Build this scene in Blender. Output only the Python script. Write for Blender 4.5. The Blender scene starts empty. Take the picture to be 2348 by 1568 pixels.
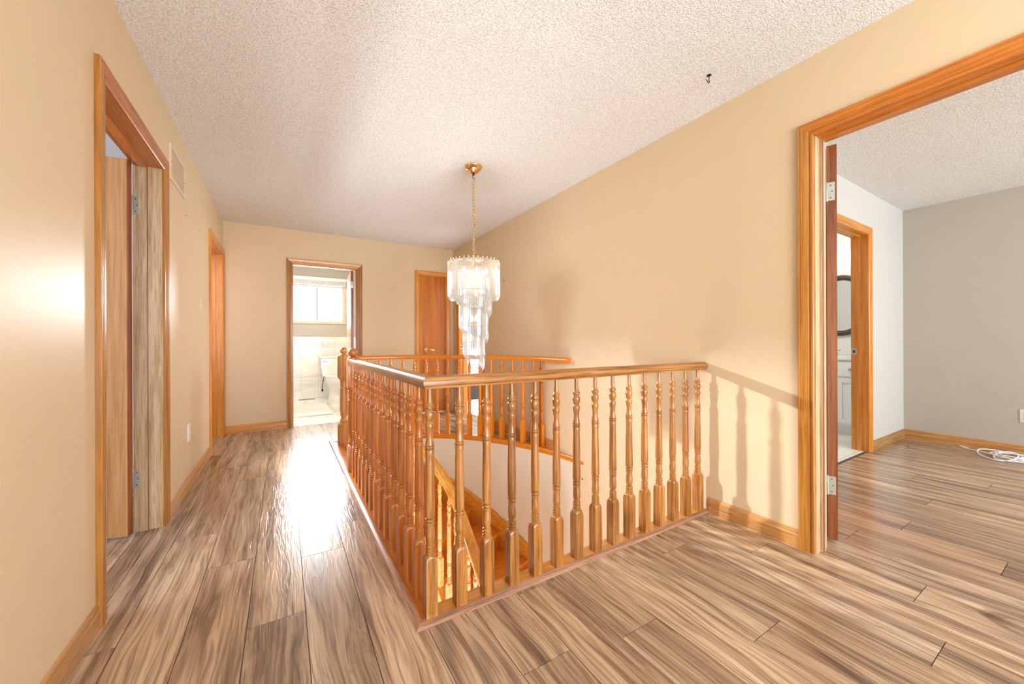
import bpy, bmesh, math, random
from mathutils import Vector, Matrix
R = random.Random(7)
PI = math.pi
sc = bpy.context.scene
COL = sc.collection

# ------------------------------------------------------------------ materials
def newmat(name):
    m = bpy.data.materials.new(name); m.use_nodes = True
    nt = m.node_tree; nt.nodes.clear()
    out = nt.nodes.new('ShaderNodeOutputMaterial')
    b = nt.nodes.new('ShaderNodeBsdfPrincipled')
    nt.links.new(b.outputs[0], out.inputs[0])
    return m, nt, b, out
def N(nt, t, **k):
    n = nt.nodes.new(t)
    for a, v in k.items(): setattr(n, a, v)
    return n
def L(nt, a, b): nt.links.new(a, b)
def rgb(r, g, b):   # sRGB 0-255 to linear
    f = lambda c: ((c/255+.055)/1.055)**2.4 if c/255 > .04045 else c/255/12.92
    return (f(r), f(g), f(b), 1)
def flat(name, col, rough=.5, metal=0, spec=.5, emit=None, es=0, coat=0):
    m, nt, b, o = newmat(name)
    b.inputs['Base Color'].default_value = col
    b.inputs['Roughness'].default_value = rough
    b.inputs['Metallic'].default_value = metal
    b.inputs['Specular IOR Level'].default_value = spec
    b.inputs['Coat Weight'].default_value = coat
    if emit:
        b.inputs['Emission Color'].default_value = emit
        b.inputs['Emission Strength'].default_value = es
    # faint procedural variation so nothing is dead flat
    tc = N(nt, 'ShaderNodeTexCoord'); no = N(nt, 'ShaderNodeTexNoise')
    no.inputs['Scale'].default_value = 9; no.inputs['Detail'].default_value = 3
    mx = N(nt, 'ShaderNodeMix', data_type='RGBA', blend_type='MULTIPLY')
    mx.inputs[0].default_value = .06
    mx.inputs[6].default_value = col
    L(nt, tc.outputs['Object'], no.inputs['Vector']); L(nt, no.outputs['Color'], mx.inputs[7])
    L(nt, mx.outputs[2], b.inputs['Base Color'])
    return m
def paint(name, col, rough=.5, bump=.06, scale=140, spec=.4):
    m = flat(name, col, rough, spec=spec)
    nt = m.node_tree; b = [n for n in nt.nodes if n.type == 'BSDF_PRINCIPLED'][0]
    tc = N(nt, 'ShaderNodeTexCoord'); no = N(nt, 'ShaderNodeTexNoise')
    no.inputs['Scale'].default_value = scale; no.inputs['Detail'].default_value = 4
    bp = N(nt, 'ShaderNodeBump'); bp.inputs['Strength'].default_value = bump; bp.inputs['Distance'].default_value = .004
    L(nt, tc.outputs['Object'], no.inputs['Vector']); L(nt, no.outputs[0], bp.inputs['Height']); L(nt, bp.outputs[0], b.inputs['Normal'])
    return m
def popcorn(name, col, dark):
    m, nt, b, o = newmat(name)
    tc = N(nt, 'ShaderNodeTexCoord')
    vo = N(nt, 'ShaderNodeTexNoise'); vo.inputs['Scale'].default_value = 150; vo.inputs['Detail'].default_value = 2; vo.inputs['Roughness'].default_value = .65
    L(nt, tc.outputs['Object'], vo.inputs['Vector'])
    rp = N(nt, 'ShaderNodeValToRGB'); rp.color_ramp.elements[0].position = .34; rp.color_ramp.elements[1].position = .56
    rp.color_ramp.elements[0].color = dark; rp.color_ramp.elements[1].color = col
    L(nt, vo.outputs[0], rp.inputs[0]); L(nt, rp.outputs[0], b.inputs['Base Color'])
    bp = N(nt, 'ShaderNodeBump'); bp.inputs['Strength'].default_value = .55; bp.inputs['Distance'].default_value = .008
    L(nt, vo.outputs[0], bp.inputs['Height']); L(nt, bp.outputs[0], b.inputs['Normal'])
    b.inputs['Roughness'].default_value = .9; b.inputs['Specular IOR Level'].default_value = .2
    return m
def wood(name, c0, c1, c2, axis=2, rough=.28, coat=.35, grain=1.0, scale=1.0, line=.5):
    """oak: pores and growth streaks stretched along one object axis"""
    m, nt, b, o = newmat(name)
    tc = N(nt, 'ShaderNodeTexCoord'); oi = N(nt, 'ShaderNodeObjectInfo')
    mp = N(nt, 'ShaderNodeMapping')
    s = [46*scale]*3; s[axis] = 1.8*scale
    mp.inputs['Scale'].default_value = s
    ad = N(nt, 'ShaderNodeVectorMath', operation='ADD')
    ml = N(nt, 'ShaderNodeMath', operation='MULTIPLY'); ml.inputs[1].default_value = 37
    L(nt, oi.outputs['Random'], ml.inputs[0])
    L(nt, tc.outputs['Object'], ad.inputs[0]); L(nt, ml.outputs[0], ad.inputs[1]); L(nt, ad.outputs[0], mp.inputs[0])
    n1 = N(nt, 'ShaderNodeTexNoise'); n1.inputs['Scale'].default_value = 1.3; n1.inputs['Detail'].default_value = 5; n1.inputs['Distortion'].default_value = .35
    L(nt, mp.outputs[0], n1.inputs['Vector'])
    rp = N(nt, 'ShaderNodeValToRGB'); e = rp.color_ramp.elements
    e[0].position = .3; e[0].color = c0; e[1].position = .72; e[1].color = c2
    x = e.new(.5); x.color = c1
    L(nt, n1.outputs[0], rp.inputs[0])
    mp2 = N(nt, 'ShaderNodeMapping'); s2 = [210*scale]*3; s2[axis] = 7*scale; mp2.inputs['Scale'].default_value = s2
    L(nt, ad.outputs[0], mp2.inputs[0])
    n2 = N(nt, 'ShaderNodeTexNoise'); n2.inputs['Scale'].default_value = 1; n2.inputs['Detail'].default_value = 2
    L(nt, mp2.outputs[0], n2.inputs['Vector'])
    r2 = N(nt, 'ShaderNodeValToRGB'); r2.color_ramp.elements[0].position = .36; r2.color_ramp.elements[1].position = .5
    r2.color_ramp.elements[0].color = (line, line*.85, line*.7, 1); r2.color_ramp.elements[1].color = (1, 1, 1, 1)
    L(nt, n2.outputs[0], r2.inputs[0])
    mx = N(nt, 'ShaderNodeMix', data_type='RGBA', blend_type='MULTIPLY'); mx.inputs[0].default_value = .8*grain
    L(nt, rp.outputs[0], mx.inputs[6]); L(nt, r2.outputs[0], mx.inputs[7])
    # object to object tone shift
    mr = N(nt, 'ShaderNodeMapRange'); mr.inputs[3].default_value = .86; mr.inputs[4].default_value = 1.12
    L(nt, oi.outputs['Random'], mr.inputs[0])
    hs = N(nt, 'ShaderNodeHueSaturation'); L(nt, mr.outputs[0], hs.inputs['Value']); L(nt, mx.outputs[2], hs.inputs['Color'])
    L(nt, hs.outputs[0], b.inputs['Base Color'])
    b.inputs['Roughness'].default_value = rough; b.inputs['Coat Weight'].default_value = coat; b.inputs['Coat Roughness'].default_value = .2
    bp = N(nt, 'ShaderNodeBump'); bp.inputs['Strength'].default_value = .08; bp.inputs['Distance'].default_value = .001
    L(nt, n2.outputs[0], bp.inputs['Height']); L(nt, bp.outputs[0], b.inputs['Normal'])
    return m
def laminate(name):
    """plank floor: UV x across, y along the plank (already shifted per plank); attribute 'tone' per plank"""
    m, nt, b, o = newmat(name)
    uv = N(nt, 'ShaderNodeUVMap'); uv.uv_map = 'UVMap'
    at = N(nt, 'ShaderNodeAttribute'); at.attribute_name = 'tone'
    # gentle wander so the streaks are not ruler straight
    mpw = N(nt, 'ShaderNodeMapping'); mpw.inputs['Scale'].default_value = (6, 1.6, 1); L(nt, uv.outputs[0], mpw.inputs[0])
    nw = N(nt, 'ShaderNodeTexNoise'); nw.inputs['Scale'].default_value = 1; nw.inputs['Detail'].default_value = 2; L(nt, mpw.outputs[0], nw.inputs['Vector'])
    sub = N(nt, 'ShaderNodeVectorMath', operation='SUBTRACT'); sub.inputs[1].default_value = (.5, .5, .5); L(nt, nw.outputs['Color'], sub.inputs[0])
    scl = N(nt, 'ShaderNodeVectorMath', operation='MULTIPLY'); scl.inputs[1].default_value = (.075, 0, 0); L(nt, sub.outputs[0], scl.inputs[0])
    add = N(nt, 'ShaderNodeVectorMath', operation='ADD'); L(nt, uv.outputs[0], add.inputs[0]); L(nt, scl.outputs[0], add.inputs[1])
    def streak(sx, sy, det, dist):
        mp = N(nt, 'ShaderNodeMapping'); mp.inputs['Scale'].default_value = (sx, sy, 1); L(nt, add.outputs[0], mp.inputs[0])
        n = N(nt, 'ShaderNodeTexNoise'); n.inputs['Scale'].default_value = 1; n.inputs['Detail'].default_value = det
        n.inputs['Distortion'].default_value = dist; L(nt, mp.outputs[0], n.inputs['Vector']); return n
    nA = streak(15, .9, 4, .5)
    rA = N(nt, 'ShaderNodeValToRGB'); e = rA.color_ramp.elements
    e[0].position = .26; e[0].color = rgb(118, 94, 76); e[1].position = .74; e[1].color = rgb(210, 186, 160)
    for p, c in ((.36, rgb(146, 120, 98)), (.45, rgb(170, 142, 116)), (.56, rgb(190, 162, 134))):
        k = e.new(p); k.color = c
    L(nt, nA.outputs[0], rA.inputs[0])
    nB = streak(95, 3.0, 5, .8)
    rB = N(nt, 'ShaderNodeValToRGB'); rB.color_ramp.elements[0].position = .36; rB.color_ramp.elements[1].position = .58
    rB.color_ramp.elements[0].color = (.42, .35, .31, 1); rB.color_ramp.elements[1].color = (1.1, 1.08, 1.06, 1)
    L(nt, nB.outputs[0], rB.inputs[0])
    mx = N(nt, 'ShaderNodeMix', data_type='RGBA', blend_type='MULTIPLY'); mx.inputs[0].default_value = .75
    L(nt, rA.outputs[0], mx.inputs[6]); L(nt, rB.outputs[0], mx.inputs[7])
    # dark knots and cracks
    mpk = N(nt, 'ShaderNodeMapping'); mpk.inputs['Scale'].default_value = (7, 1.1, 1); L(nt, add.outputs[0], mpk.inputs[0])
    nk = N(nt, 'ShaderNodeTexNoise'); nk.inputs['Scale'].default_value = 1; nk.inputs['Detail'].default_value = 7; nk.inputs['Roughness'].default_value = .7; nk.inputs['Distortion'].default_value = 1.6
    L(nt, mpk.outputs[0], nk.inputs['Vector'])
    rk = N(nt, 'ShaderNodeValToRGB'); rk.color_ramp.elements[0].position = .29; rk.color_ramp.elements[1].position = .45
    rk.color_ramp.elements[0].color = (.36, .29, .25, 1); rk.color_ramp.elements[1].color = (1, 1, 1, 1)
    L(nt, nk.outputs[0], rk.inputs[0])
    mk = N(nt, 'ShaderNodeMix', data_type='RGBA', blend_type='MULTIPLY'); mk.inputs[0].default_value = .8
    L(nt, mx.outputs[2], mk.inputs[6]); L(nt, rk.outputs[0], mk.inputs[7])
    mt = N(nt, 'ShaderNodeMix', data_type='RGBA', blend_type='MULTIPLY'); mt.inputs[0].default_value = 1
    L(nt, mk.outputs[2], mt.inputs[6]); L(nt, at.outputs['Color'], mt.inputs[7])
    L(nt, mt.outputs[2], b.inputs['Base Color'])
    b.inputs['Roughness'].default_value = .2; b.inputs['Specular IOR Level'].default_value = .5
    nC = streak(55, 5.0, 2, 1.4)
    bp = N(nt, 'ShaderNodeBump'); bp.inputs['Strength'].default_value = .5; bp.inputs['Distance'].default_value = .0025
    L(nt, nC.outputs[0], bp.inputs['Height']); L(nt, bp.outputs[0], b.inputs['Normal'])
    return m
def tile(name, c1, mort, sx, sy, axes=(0, 1), rough=.15, vein=True):
    m, nt, b, o = newmat(name)
    tc = N(nt, 'ShaderNodeTexCoord'); sp = N(nt, 'ShaderNodeSeparateXYZ'); cb = N(nt, 'ShaderNodeCombineXYZ')
    L(nt, tc.outputs['Object'], sp.inputs[0]); L(nt, sp.outputs[axes[0]], cb.inputs[0]); L(nt, sp.outputs[axes[1]], cb.inputs[1])
    br = N(nt, 'ShaderNodeTexBrick'); br.offset = 0; br.inputs['Scale'].default_value = 1
    br.inputs['Brick Width'].default_value = sx; br.inputs['Row Height'].default_value = sy; br.inputs['Mortar Size'].default_value = .003
    br.inputs['Mortar'].default_value = mort; br.inputs['Color1'].default_value = c1; br.inputs['Color2'].default_value = c1
    L(nt, cb.outputs[0], br.inputs['Vector'])
    mp = N(nt, 'ShaderNodeMapping'); mp.inputs['Scale'].default_value = (1.5, 1.5, 7); L(nt, tc.outputs['Object'], mp.inputs[0])
    no = N(nt, 'ShaderNodeTexNoise'); no.inputs['Scale'].default_value = 1.4; no.inputs['Detail'].default_value = 6; no.inputs['Distortion'].default_value = 1
    L(nt, mp.outputs[0], no.inputs['Vector'])
    rp = N(nt, 'ShaderNodeValToRGB'); rp.color_ramp.elements[0].position = .3; rp.color_ramp.elements[1].position = .55
    rp.color_ramp.elements[0].color = (.72, .71, .7, 1) if vein else (1, 1, 1, 1); rp.color_ramp.elements[1].color = (1, 1, 1, 1)
    L(nt, no.outputs[0], rp.inputs[0])
    mx = N(nt, 'ShaderNodeMix', data_type='RGBA', blend_type='MULTIPLY'); mx.inputs[0].default_value = .7
    L(nt, br.outputs[0], mx.inputs[6]); L(nt, rp.outputs[0], mx.inputs[7]); L(nt, mx.outputs[2], b.inputs['Base Color'])
    b.inputs['Roughness'].default_value = rough
    return m
def crystal(name, glow):
    """thin acrylic prism: see-through, glossy edges, picks up lamp light, faint emission added as painted glow"""
    m = bpy.data.materials.new(name); m.use_nodes = True; nt = m.node_tree; nt.nodes.clear()
    out = N(nt, 'ShaderNodeOutputMaterial')
    tr = N(nt, 'ShaderNodeBsdfTransparent'); tr.inputs[0].default_value = (.94, .95, .97, 1)
    gl = N(nt, 'ShaderNodeBsdfGlossy'); gl.inputs['Roughness'].default_value = .08; gl.inputs[0].default_value = (1, .99, .97, 1)
    tl = N(nt, 'ShaderNodeBsdfTranslucent'); tl.inputs[0].default_value = (.95, .94, .93, 1)
    df = N(nt, 'ShaderNodeBsdfDiffuse'); df.inputs[0].default_value = (.95, .94, .93, 1)
    em = N(nt, 'ShaderNodeEmission'); em.inputs[0].default_value = (1, .95, .88, 1); em.inputs[1].default_value = glow
    m1 = N(nt, 'ShaderNodeMixShader'); m1.inputs[0].default_value = .5; L(nt, tl.outputs[0], m1.inputs[1]); L(nt, df.outputs[0], m1.inputs[2])
    a1 = N(nt, 'ShaderNodeAddShader'); L(nt, m1.outputs[0], a1.inputs[0]); L(nt, em.outputs[0], a1.inputs[1])
    lw = N(nt, 'ShaderNodeLayerWeight'); lw.inputs[0].default_value = .35
    m2 = N(nt, 'ShaderNodeMixShader'); L(nt, lw.outputs['Fresnel'], m2.inputs[0]); L(nt, tr.outputs[0], m2.inputs[1]); L(nt, gl.outputs[0], m2.inputs[2])
    m3 = N(nt, 'ShaderNodeMixShader'); m3.inputs[0].default_value = .21; L(nt, m2.outputs[0], m3.inputs[1]); L(nt, a1.outputs[0], m3.inputs[2])
    L(nt, m3.outputs[0], out.inputs[0])
    return m
def glassmat(name):
    m = bpy.data.materials.new(name); m.use_nodes = True; nt = m.node_tree; nt.nodes.clear()
    out = N(nt, 'ShaderNodeOutputMaterial'); tr = N(nt, 'ShaderNodeBsdfTransparent'); gl = N(nt, 'ShaderNodeBsdfGlossy')
    gl.inputs['Roughness'].default_value = .03
    fr = N(nt, 'ShaderNodeFresnel'); mx = N(nt, 'ShaderNodeMixShader')
    L(nt, fr.outputs[0], mx.inputs[0]); L(nt, tr.outputs[0], mx.inputs[1]); L(nt, gl.outputs[0], mx.inputs[2]); L(nt, mx.outputs[0], out.inputs[0])
    return m

M = {}
M['wall'] = paint('tan wall paint', rgb(220, 198, 164), .42, .05)
M['wall_low'] = paint('stairwell wall paint', rgb(220, 210, 190), .45, .05)
M['wall_white'] = paint('pale wall paint', rgb(236, 235, 230), .5, .05)
M['wall_grey'] = paint('greige wall paint', rgb(192, 185, 174), .5, .05)
M['wall_cool'] = paint('cool white wall paint', rgb(214, 218, 228), .5, .05)
M['ceil'] = popcorn('popcorn ceiling', rgb(240, 242, 244), rgb(196, 196, 198))
M['ceil_cool'] = popcorn('popcorn ceiling pale', rgb(250, 252, 250), rgb(196, 196, 196))
O0, O1, O2 = rgb(130, 78, 32), rgb(166, 108, 50), rgb(192, 136, 76)
M['oak_z'] = wood('oak upright', O0, O1, O2, 2)
M['oak_x'] = wood('oak along x', O0, O1, O2, 0)
M['oak_y'] = wood('oak along y', O0, O1, O2, 1)
G0, G1, G2 = rgb(212, 122, 26), rgb(224, 134, 34), rgb(232, 146, 48)
M['oak_r'] = wood('reddish oak', rgb(158, 86, 34), rgb(186, 110, 48), rgb(206, 134, 66), 2, .28, .35, .6)
M['gold'] = wood('orange oak', G0, G1, G2, 0, .25, .4, .5)
M['gold_y'] = wood('orange oak y', rgb(198, 128, 36), rgb(214, 146, 50), rgb(226, 162, 70), 1, .25, .4, .4)
M['gold_z'] = wood('orange oak z', G0, G1, G2, 2, .25, .4, .5)
M['pale_oak'] = wood('pale oak', rgb(214, 156, 78), rgb(232, 180, 104), rgb(244, 204, 136), 1, .35, .2, .4)
M['stairoak'] = wood('stair oak', rgb(196, 112, 30), rgb(216, 130, 42), rgb(228, 146, 58), 0, .3, .3, .4)
M['trim_z'] = wood('casing oak z', rgb(150, 92, 30), rgb(176, 114, 42), rgb(194, 136, 62), 2, .3, .3, .4)
M['trim_x'] = wood('casing oak x', rgb(196, 136, 72), rgb(212, 156, 92), rgb(224, 176, 118), 0, .3, .3, .4)
M['trim_y'] = wood('casing oak y', rgb(168, 92, 26), rgb(190, 112, 38), rgb(206, 134, 58), 1, .3, .3, .6)
M['trimb_z'] = wood('amber casing z', rgb(190, 114, 26), rgb(210, 134, 38), rgb(224, 154, 60), 2, .3, .3, .4)
M['trimb_x'] = wood('amber casing x', rgb(196, 124, 36), rgb(214, 142, 52), rgb(226, 162, 76), 0, .3, .3, .4)
M['winoak'] = wood('pale window oak', rgb(214, 178, 148), rgb(226, 194, 166), rgb(236, 208, 184), 2, .3, .3, .3)
M['base_y'] = wood('baseboard y', rgb(168, 116, 62), rgb(190, 138, 82), rgb(206, 158, 104), 1, .35, .2, .6)
M['base_x'] = wood('baseboard x', rgb(168, 120, 70), rgb(190, 144, 92), rgb(206, 164, 114), 0, .35, .2, .9)
M['nosing_x'] = wood('laminate nosing x', rgb(142, 100, 78), rgb(176, 132, 106), rgb(196, 154, 128), 0, .25, .2, .8)
M['nosing_y'] = wood('laminate nosing y', rgb(142, 100, 78), rgb(176, 132, 106), rgb(196, 154, 128), 1, .25, .2, .8)
M['door'] = wood('mahogany veneer', rgb(166, 92, 20), rgb(190, 110, 30), rgb(206, 128, 44), 2, .35, .25, .25, .35, .8)
M['doorl'] = wood('birch veneer door', rgb(176, 122, 70), rgb(196, 144, 92), rgb(208, 160, 112), 2, .22, .5, .35, 1.0, .8)
M['dooredge'] = wood('dark stop shadow', rgb(112, 54, 22), rgb(138, 74, 34), rgb(156, 92, 48), 2, .4, .2, .7)
M['jamb'] = wood('weathered jamb', rgb(172, 138, 98), rgb(196, 164, 126), rgb(212, 184, 150), 2, .2, .5, .6, 1.3)
M['floor'] = laminate('laminate planks')
M['gap'] = flat('plank gap', rgb(92, 66, 48), .8)
M['steel'] = flat('brushed steel', rgb(176, 176, 170), .35, .6)
M['brass'] = flat('polished brass', rgb(236, 196, 140), .12, 1)
M['nickel'] = flat('pale nickel', rgb(186, 186, 178), .32, .5)
M['chain'] = flat('aged brass chain', rgb(206, 172, 128), .3, .8)
M['white'] = flat('white plastic', rgb(236, 232, 226), .35)
M['almond'] = flat('painted plate', rgb(226, 206, 182), .4)
M['slot'] = flat('dark slot', rgb(60, 50, 44), .8)
M['black'] = flat('black metal', rgb(34, 26, 18), .4, .3)
M['charcoal'] = flat('charcoal plastic', rgb(50, 47, 45), .6)
M['ceramic'] = flat('white ceramic', rgb(244, 244, 242), .08, coat=.5)
M['btile'] = tile('marble wall tile', rgb(240, 240, 236), rgb(206, 204, 198), .28, .40, (0, 2))
M['ftile'] = tile('white floor tile', rgb(240, 238, 232), rgb(196, 190, 180), .33, .33, (0, 1), .12)
M['mat'] = flat('white cotton', rgb(244, 243, 240), .95)
M['cord'] = flat('white cord', rgb(244, 244, 250), .4)
M['vanity'] = flat('white lacquer', rgb(232, 236, 236), .3)
M['mirror'] = flat('mirror', rgb(236, 238, 240), .03, 1)
M['espresso'] = flat('espresso frame', rgb(62, 44, 42), .3)
M['glass'] = glassmat('window glass')
M['crystal'] = crystal('acrylic prism', .04)
M['bulb'] = flat('lit bulb', rgb(255, 240, 214), .3, emit=(1, .86, .66, 1), es=4)
M['frost'] = flat('frosted lamp glass', rgb(250, 248, 244), .4, emit=(1, .97, .92, 1), es=1.2)
M['vinyl'] = flat('white vinyl', rgb(240, 242, 244), .35)
M['grass'] = flat('overcast yard', rgb(225, 230, 235), .9)

# ------------------------------------------------------------------ mesh helpers
def box(bm, x0, y0, z0, x1, y1, z1):
    v = [bm.verts.new(p) for p in ((x0,y0,z0),(x1,y0,z0),(x1,y1,z0),(x0,y1,z0),(x0,y0,z1),(x1,y0,z1),(x1,y1,z1),(x0,y1,z1))]
    for f in ((0,3,2,1),(4,5,6,7),(0,1,5,4),(1,2,6,5),(2,3,7,6),(3,0,4,7)):
        bm.faces.new([v[i] for i in f])
    return v
def rings(bm, rs, cap=True, closed=False):
    """skin a list of equal-length vertex rings"""
    vs = [[bm.verts.new(p) for p in r] for r in rs]
    n = len(rs[0]); m = len(vs)
    for i in range(m if closed else m-1):
        a, b = vs[i], vs[(i+1) % m]
        for j in range(n):
            k = (j+1) % n
            try: bm.faces.new((a[j], a[k], b[k], b[j]))
            except ValueError: pass
    if cap and not closed:
        bm.faces.new(vs[0][::-1]); bm.faces.new(vs[-1])
def lathe(bm, prof, c=(0, 0, 0), seg=20, sq=None):
    """prof [(r,z)]; where sq is given the ring is cut by a square of that half width"""
    rs = []
    for r, z in prof:
        ring = []
        for i in range(seg):
            a = 2*PI*i/seg
            rr = r
            if sq: rr = min(r, sq/max(abs(math.cos(a)), abs(math.sin(a))))
            ring.append((c[0]+rr*math.cos(a), c[1]+rr*math.sin(a), c[2]+z))
        rs.append(ring)
    rings(bm, rs)
def tube(bm, pts, r, seg=8, closed=False, flat=None):
    pts = [Vector(p) for p in pts]; n = len(pts); rs = []
    up = Vector((0, 0, 1))
    prev = None
    for i, p in enumerate(pts):
        if closed: t = pts[(i+1) % n]-pts[i-1]
        else: t = pts[min(i+1, n-1)]-pts[max(i-1, 0)]
        t.normalize()
        ref = prev if prev is not None else (up if abs(t.z) < .9 else Vector((1, 0, 0)))
        s = ref-t*ref.dot(t)
        if s.length < 1e-5: s = t.orthogonal()
        s.normalize(); prev = s
        q = t.cross(s)
        ring = []
        for j in range(seg):
            a = 2*PI*j/seg
            ring.append(p+s*(r*math.cos(a))+q*((flat or r)*math.sin(a)))
        rs.append(ring)
    rings(bm, rs, closed=closed)
def sweep(bm, prof, pts, mitre=True):
    """prof [(side,up)] swept along a path, kept upright; side = to the right of travel"""
    pts = [Vector(p) for p in pts]; n = len(pts); rs = []
    for i, p in enumerate(pts):
        d1 = (pts[i]-pts[i-1]) if i else (pts[1]-pts[0])
        d2 = (pts[i+1]-pts[i]) if i < n-1 else d1
        d1 = Vector((d1.x, d1.y, 0)).normalized(); d2 = Vector((d2.x, d2.y, 0)).normalized()
        s1 = Vector((d1.y, -d1.x, 0)); s2 = Vector((d2.y, -d2.x, 0))
        s = (s1+s2); s.normalize(); k = 1/max(.3, s.dot(s1))
        rs.append([p+s*(a*k)+Vector((0, 0, b)) for a, b in prof])
    rings(bm, rs)
def bend(bm, seg=2, w=.004):
    bmesh.ops.bevel(bm, geom=list(bm.edges), offset=w, segments=seg, affect='EDGES', profile=.7)
def obj(name, bm, m, parent=None, smooth=False, angle=32):
    bmesh.ops.recalc_face_normals(bm, faces=bm.faces[:])
    me = bpy.data.meshes.new(name); bm.to_mesh(me); bm.free()
    mats = m if isinstance(m, (list, tuple)) else [m]
    for x in mats: me.materials.append(x)
    if smooth:
        me.shade_smooth(); me.set_sharp_from_angle(angle=math.radians(angle))
    o = bpy.data.objects.new(name, me); COL.objects.link(o)
    if parent is not None: o.parent = parent
    return o
def mk(name, m, fn, parent=None, smooth=False, bev=0, angle=32):
    bm = bmesh.new(); fn(bm)
    if bev: bend(bm, 2, bev)
    return obj(name, bm, m, parent, smooth or bev > 0, angle)
def struct(o, label=None):
    o['kind'] = 'structure'
    if label: o['label'] = label
    return o
def tag(o, label, cat, group=None):
    o['label'] = label; o['category'] = cat
    if group: o['group'] = group
    return o
def thing(name, label, cat, loc=(0, 0, 0), rotz=0, group=None):
    o = bpy.data.objects.new(name, None); COL.objects.link(o); o.location = loc; o.rotation_euler = (0, 0, rotz)
    o.empty_display_size = .1
    return tag(o, label, cat, group)
def B(*a):
    return lambda bm: box(bm, *a)

# ------------------------------------------------------------------ dimensions
XL, XR, YB, ZC = -.58, 2.195, 5.3235, 2.412
T = .12
DH = 2.01          # door opening height
YF = -2.6          # wall behind the camera
LOW = -2.63        # lower storey floor

def wall(name, axis, c0, c1, a0, a1, z0, z1, holes, m, label=None):
    """box wall; axis 'x' = wall runs along x (thickness in y)"""
    bm = bmesh.new()
    def bb(p0, p1, q0, q1):
        if p1-p0 < 1e-4 or q1-q0 < 1e-4: return
        if axis == 'x': box(bm, p0, c0, q0, p1, c1, q1)
        else: box(bm, c0, p0, q0, c1, p1, q1)
    cur = a0
    for h in sorted(holes):
        ha, hb, hz0, hz1 = h
        bb(cur, ha, z0, z1); bb(ha, hb, z0, hz0-.012); bb(ha, hb, hz1, z1); cur = hb
    bb(cur, a1, z0, z1)
    return struct(obj(name, bm, m), label)

D1 = (2.003, 2.83); D2 = (4.44, 5.245)
BD = (.092, .842); CD = (1.683, 2.072)
RA = (-.03, .795); RB = (4.37, 5.08)
wall('wall_left', 'y', XL-T, XL, YF, YB+T, -.3, ZC, [(D1[0], D1[1], 0, DH), (D2[0], D2[1], 0, DH)], M['wall'])
wall('wall_back', 'x', YB, YB+T, XL, XR+T, -.3, ZC, [(BD[0], BD[1], 0, DH-.005), (CD[0], CD[1], 0, DH-.012)], M['wall'])
wall('wall_right', 'y', XR, XR+T, YF, YB, LOW, ZC, [(RA[0], RA[1], 0, DH+.012), (RB[0], RB[1], 0, DH)], M['wall'])
wall('wall_front', 'x', YF-T, YF, XL-T, XR+T, LOW, ZC, [], M['wall'])

# ---- laminate planks
PW, PL, X0 = .1865, 1.288, .07
JOINT = {-1: 1.653, -2: 2.188, -3: 2.577, -4: 3.08, 0: 2.067, 1: 2.337, 2: 1.70, 3: .978, 4: 1.30, 5: .922, 6: .40, 7: .675, 8: 1.18, 9: .332, 10: .964, 11: .45, 12: 1.05, 13: .775, 14: .30, 15: .655, 16: .1}
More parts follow.
